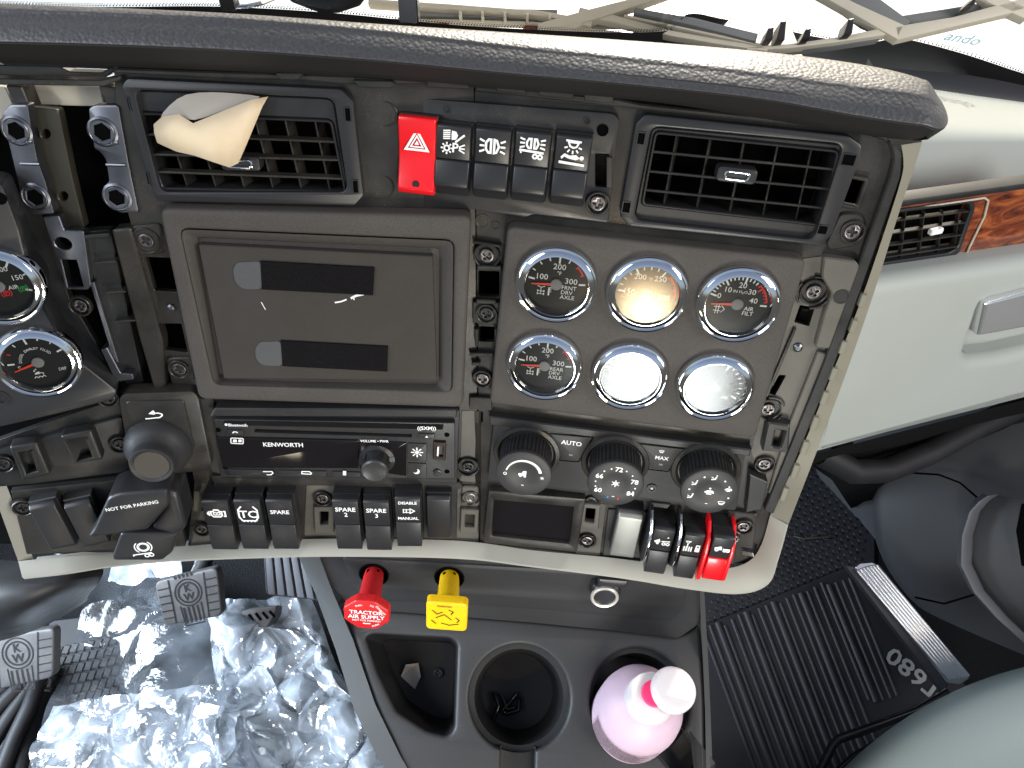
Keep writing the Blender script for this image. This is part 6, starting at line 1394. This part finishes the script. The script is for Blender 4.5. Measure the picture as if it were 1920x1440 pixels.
# things in the bin and the cups
PS = Thing('paper_scrap', 'crumpled scrap of pale paper in the console bin', 'paper', K, (768, 1262), -.073)
PS.part('sheet', B().add([(*PS.q1(*p, 0), z) for p, z in (((752, 1268), .001), ((762, 1246), .006), ((785, 1243), .003), ((790, 1268), .007), ((778, 1292), .001))], [(0, 1, 2), (0, 2, 3), (0, 3, 4)]), MT['foil_paper'], smooth=0)
SB = Thing('bin_screw', 'small black screw head in the corner of the console bin', 'screw', K, (822, 1262), -.073); SB.part('head', SC['black_satin'], None)
CB = Thing('cable_ties', 'tangle of thin black cable in the middle cup holder', 'cable', K, (945, 1325), -.082)
random.seed(5)
for k, pts in enumerate((((925, 1350), (935, 1322), (926, 1300), (940, 1302), (950, 1330), (965, 1325)), ((938, 1334), (955, 1318), (968, 1300), (974, 1312), (972, 1330), (950, 1338), (938, 1330)))):
    CB.part('cable', B().tube([(*CB.q1(x, y, 0), .003+.004*math.sin(i*1.7+k)**2) for i, (x, y) in enumerate(pts)], .0024, 8), MT['gloss_black'], smooth=60)
RG = Thing('rubber_ring', 'small grey ring badge at the left of the bottle cup holder', 'ring', K, (1128, 1378), -.03)
RG.part('ring', B().lathe([(.0105, 0), (.0105, .002), (.0085, .002), (.0085, 0)], 28, cap1=False), MT['console_trim']); RG.part('centre', B().lathe([(.005, 0), (.005, .0015), (.003, .0018)], 20), MT['console_trim'])

# ---- pink bottle lying in the right cup holder, seen from above
bw = K.hit(1190, 1330, .0)
BT = Thing('bottle', 'pale pink plastic bottle with a white flip cap standing in the right cup holder', 'bottle', None); BT.e.location = bw
ax = (at(1236, 1290, .662)-at(1178, 1352, .765)).normalized()
zq = ax.to_track_quat('Z', 'Y').to_matrix().to_4x4()
base = at(1186, 1344, .758); M0 = Matrix.Translation(base-bw) @ zq
prof = [(.030, -.05), (.0395, -.04), (.0415, -.01), (.0415, .030), (.0398, .044), (.0350, .055), (.0280, .063), (.0220, .067), (.0215, .070)]
part('body', B().lathe(prof, 48), MT['bottle'], BT.e, 60, None, M0)
cp = part('cap', B().lathe([(.0225, .067), (.0232, .069), (.0222, .082), (.0200, .089), (.004, .0915)], 40), MT['bottle_cap'], BT.e, 50, None, M0)
rv = (zq.inverted() @ (c_r*.98+c_u*.15)); rv = Vector((rv.x, rv.y)).normalized()
part('flip_lid', B().plate(rpoly([(x*1.0, y) for x, y in circ(.0205, 40, (rv.x*.0165, rv.y*.0165), .0205)], .001), 0, .010, .0045, seg=4, back=True), MT['bottle_cap'], BT.e, 50, None, M0 @ Matrix.Translation((0, 0, .0935)))
part('pink_seal', B().lathe([(.0120, .0905), (.0115, .0945), (.004, .0952)], 32, (rv.x*.0, rv.y*.0)), MT['pink'], BT.e, 40, None, M0)
lc = zq.inverted() @ (CAM-c_u*.5-c_r*.2-base); LA = int(math.degrees(math.atan2(lc.y, lc.x)))
pts = [[(.0418*math.cos(R_(a)), .0418*math.sin(R_(a)), z) for a in range(LA-50, LA+56, 7)] for z in (-.006, .030)]
lb_ = part('ingredients_label', B().grid(pts, flip=False), MT['label_grey'], BT.e, 60, None, M0)
b = B()
for k in range(9):
    z = -.004+.0037*k; b.grid([[(.0421*math.cos(R_(a)), .0421*math.sin(R_(a)), z+dz) for a in range(LA-46, LA+48-(k*7) % 20, 6)] for dz in (0, .0011)])
part('small_print', b, MT['print_dark'], lb_, 0)

# ================================================================== left footwell: column cover, pedals, straps
SC_ = Thing('column_cover', 'smooth black steering column cover at the lower left', 'cover', None); SC_.e.location = at(60, 1120, .80); scl = SC_.e.location
rows = [[at(x, y, d)-scl for x, y, d in r] for r in (((-140, 1030, .86), (60, 1060, .86), (150, 1050, .88), (196, 1060, .92)), ((-140, 1080, .80), (60, 1100, .80), (150, 1085, .84), (194, 1080, .90)), ((-140, 1150, .79), (40, 1150, .80), (120, 1122, .85), (180, 1100, .90)), ((-140, 1205, .83), (0, 1196, .84), (80, 1168, .88), (160, 1122, .92)), ((-140, 1225, .95), (0, 1206, .95), (85, 1176, .97), (170, 1126, .99)))]
o = part('shell', B().grid(rows, flip=False), MT['black'], SC_.e, 80); s = o.modifiers.new('s', 'SUBSURF'); s.levels = 2; s.render_levels = 2
def pedal(label, fr, out, cx, cy, k, nm='pedal', clip=None):
    T = Thing(nm, label, 'pedal', fr, (cx, cy), 0, 'foot pedals')
    q = T.q(out, .010)
    T.part('pad', B().plate(rpoly(q, .010, 5), -.008, .008, .003, seg=3, back=True), MT['pedal'])
    a, b_, c, d = (Vector(p) for p in q)
    def P2(s_, t_): return (a.lerp(b_, s_)).lerp(d.lerp(c, s_), t_)
    def gr_(p, w_): T.part('groove', B().stroke(p, w_, .0083), MT['groove'], smooth=0)
    for s_ in (.22, .78): gr_([P2(s_, .03), P2(s_, .97)], .0022)
    for t_ in (.2, .36, .52, .68, .84):
        gr_([P2(.03, t_), P2(.22, t_)], .0018); gr_([P2(.78, t_), P2(.97, t_)], .0018)
    e = B(); c0 = P2(.5, .38); r = (b_-a).length*.155; ux = (b_-a).normalized(); vy = Vector((-ux.y, ux.x))
    def loc2(x, y): return c0+ux*x*r+vy*y*r
    e.stroke([loc2(*p) for p in circ(1, 28)], .0024, .0083, closed=True); e.stroke([loc2(*p) for p in circ(1.32, 28)], .0020, .0083, closed=True)
    for x in (-.8, -.35, .1, .55): e.stroke([loc2(x, -1.4), loc2(x, -3.0)], .0030, .0083)
    e.stroke([loc2(-1.1, -1.2), loc2(-1.0, -3.2), loc2(.9, -3.2), loc2(1.0, -1.2)], .002, .0083)
    for x in (-.9, -.5, -.1, .3, .7): e.stroke([loc2(x, 1.55), loc2(x*1.1, 1.95)], .0030, .0083)
    an = math.degrees(math.atan2(ux.y, ux.x))
    e.text('K', r*1.0, tuple(loc2(0, .42)), .0083, rot=an, bold=.03); e.text('W', r*1.0, tuple(loc2(0, -.45)), .0083, rot=an, bold=.03)
    T.part('emblem', e, MT['groove'], smooth=0)
    T.part('arm', B().tube([(0, 0, -.004), (.0, .03, -.05), (0, .12, -.10)], .012, 10), MT['black'], smooth=60)
    return T
PF = Frame(at(350, 1120, 1.03), 0, 50)
pedal('worn brake pedal with a crest, in the middle of the footwell', PF, [(287, 1092), (406, 1064), (416, 1156), (306, 1176)], 350, 1120, 1)
PF2 = Frame(at(30, 1230, 1.05), 0, 50)
pedal('worn clutch pedal with a crest, cut off by the left edge', PF2, [(-40, 1200), (100, 1178), (98, 1272), (-30, 1300)], 30, 1235, 1)
AF = Frame(at(540, 1085, 1.08), 0, 40)
AC = Thing('accelerator_pedal', 'tall grey accelerator pedal with vertical slats beside the console', 'pedal', AF, (540, 1120), 0, 'foot pedals')
AC.part('backing', B().plate(rpoly(AC.q([(492, 1010), (576, 1010), (600, 1128), (498, 1116)], 0), .006), -.01, 0, .002), MT['rubber'])
for i in range(5):
    t0, t1 = i/5+.02, (i+1)/5-.03
    def ac(s_, t_): 
        a = (494+74*s_, 1012); c = (500+92*s_, 1114+10*s_); return (a[0]+(c[0]-a[0])*t_, a[1]+(c[1]-a[1])*t_)
    AC.part('slat', B().plate(rpoly(AC.q([ac(t0, 0), ac(t1, 0), ac(t1, 1), ac(t0, 1)], .006), .002), -.002, .006, .0015, seg=2), MT['door_trim'])
DF = Frame(at(470, 1155, 1.12), 0, 70)
DPd = Thing('foot_rest', 'low ribbed black rubber foot rest below the accelerator', 'foot rest', DF, (470, 1155), 0)
DPd.part('pad', B().plate(rpoly(DPd.q([(412, 1160), (440, 1150), (470, 1140), (520, 1134), (516, 1150), (500, 1176), (420, 1178)], .006), .004), -.03, .006, .003, seg=2), MT['pedal'])
for i in range(6):
    x = 440+i*13; DPd.part('rib', B().tube([(*DPd.q1(x, 1156-i*2, .007), .0062), (*DPd.q1(x+10, 1172-i*3, .007), .0062)], .002, 6), MT['cavity'])
# driver's mat blocks and straps at the far lower left
DM = Thing('driver_mat', 'worn black tread mat in the driver footwell under the clear wrap', 'floor mat', FF, (150, 1400), .004)
DM.part('sheet', B().plate(DM.q([(-150, 1190), (480, 1120), (760, 1560), (-200, 1640)], .006), 0, .006, .002), MT['rubber'])
b = B()
for i in range(16):
    for j in range(14):
        x = 20+i*15+j*6; y = 1240+j*18-i*3
        u, v = DM.q1(x, y, .006); b.box(u-.0055, u+.0055, v-.0075, v+.0075, .005, .009, .0015)
o = DM.part('tread_block', b, MT['pedal']); o['kind'] = 'stuff'
BS = Thing('rubber_straps', 'bundle of flat black rubber straps at the far lower left corner', 'straps', FF, (30, 1380), .01)
for i, (x, y, xe, ye, z) in enumerate(((-40, 1330, 10, 1300, .02), (-40, 1372, 40, 1290, .035), (-30, 1420, 60, 1292, .03), (0, 1450, 56, 1330, .04), (30, 1470, 62, 1360, .02))):
    BS.part('strap', B().tube([(*BS.q1(x, y, z), z), (*BS.q1((x+xe)/2+4, (y+ye)/2-4, z), z+.008), (*BS.q1(xe, ye, z), z+.004), (*BS.q1(xe+20, ye-60, z), z)], .011, 8), MT['rubber'], smooth=60)

# ================================================================== clear plastic wrap heaped in the footwell
def sheet(name, label, cor, nu, nv, amp, base, mtl, seed, fine=1.0, tag_=True):
    T = Thing(name, label, 'plastic wrap', FF, (sum(c[0] for c in cor)/4, sum(c[1] for c in cor)/4), base)
    q = [Vector(p) for p in T.q(cor)]
    rows = []
    for j in range(nv+1):
        r = []
        for i in range(nu+1):
            s_, t_ = i/nu, j/nv
            p = (q[0].lerp(q[1], s_)).lerp(q[3].lerp(q[2], s_), t_)
            P3 = Vector((p.x, p.y, seed))
            edge = min(s_, 1-s_, t_, 1-t_)
            jit = .018*min(1, edge*8)
            wob = noise.noise(P3*7)*.022*(1-min(1, edge*5))
            h = .35*(noise.noise(P3*6+Vector((seed, 0, 0)))+.6)
            vd = noise.voronoi(P3*(9*fine), distance_metric='DISTANCE', exponent=2)[0]
            h += .60*(vd[1]-vd[0])
            vd = noise.voronoi(P3*(21*fine)+Vector((3, 1, seed)), distance_metric='DISTANCE', exponent=2)[0]
            h += .16*(vd[1]-vd[0])
            hh = amp(s_, t_)*max(0, h)
            r.append((p.x+noise.noise(P3*25)*jit+wob, p.y+noise.noise(P3*25+Vector((9, 0, 0)))*jit+wob, hh))
        rows.append(r)
    b = B(); n = nu+1; vs = [v for r in rows for v in r]; fs = []
    for j in range(nv):
        for i in range(nu):
            a, c, d, e = j*n+i, j*n+i+1, (j+1)*n+i+1, (j+1)*n+i
            fs += [(a, d, c), (a, e, d)] if (i+j) % 2 else [(a, e, c), (c, e, d)]
    b.add(vs, fs)
    T.part('sheet', b, MT[mtl], smooth=16)
    return T
sheet('clear_bag', 'flat clear plastic sheet spread under the brake pedal', [(205, 1056), (420, 1120), (520, 1500), (60, 1480)], 70, 80, lambda s_, t_: .03+.06*t_, .045, 'film', 3.1, .55)
sheet('crumpled_wrap', 'heap of shiny crumpled clear plastic wrap beside the console', [(395, 1160), (590, 1130), (760, 1500), (420, 1520)], 90, 110, lambda s_, t_: .15*min(1, 6*min(s_+.05, 1.05-s_)), .05, 'film_heavy', 8.7, 1.0)
sheet('crumpled_wrap', 'shiny crinkled plastic wrap at the bottom edge, left of the console', [(120, 1330), (470, 1300), (640, 1560), (60, 1560)], 90, 70, lambda s_, t_: .12, .06, 'film_heavy2', 5.2, .9)
sheet('wrap_end', 'shiny end of plastic wrap poking out under the dashboard lip', [(205, 1050), (350, 1040), (352, 1085), (200, 1100)], 24, 12, lambda s_, t_: .03, .12, 'film_heavy', 2.2, 1.2)
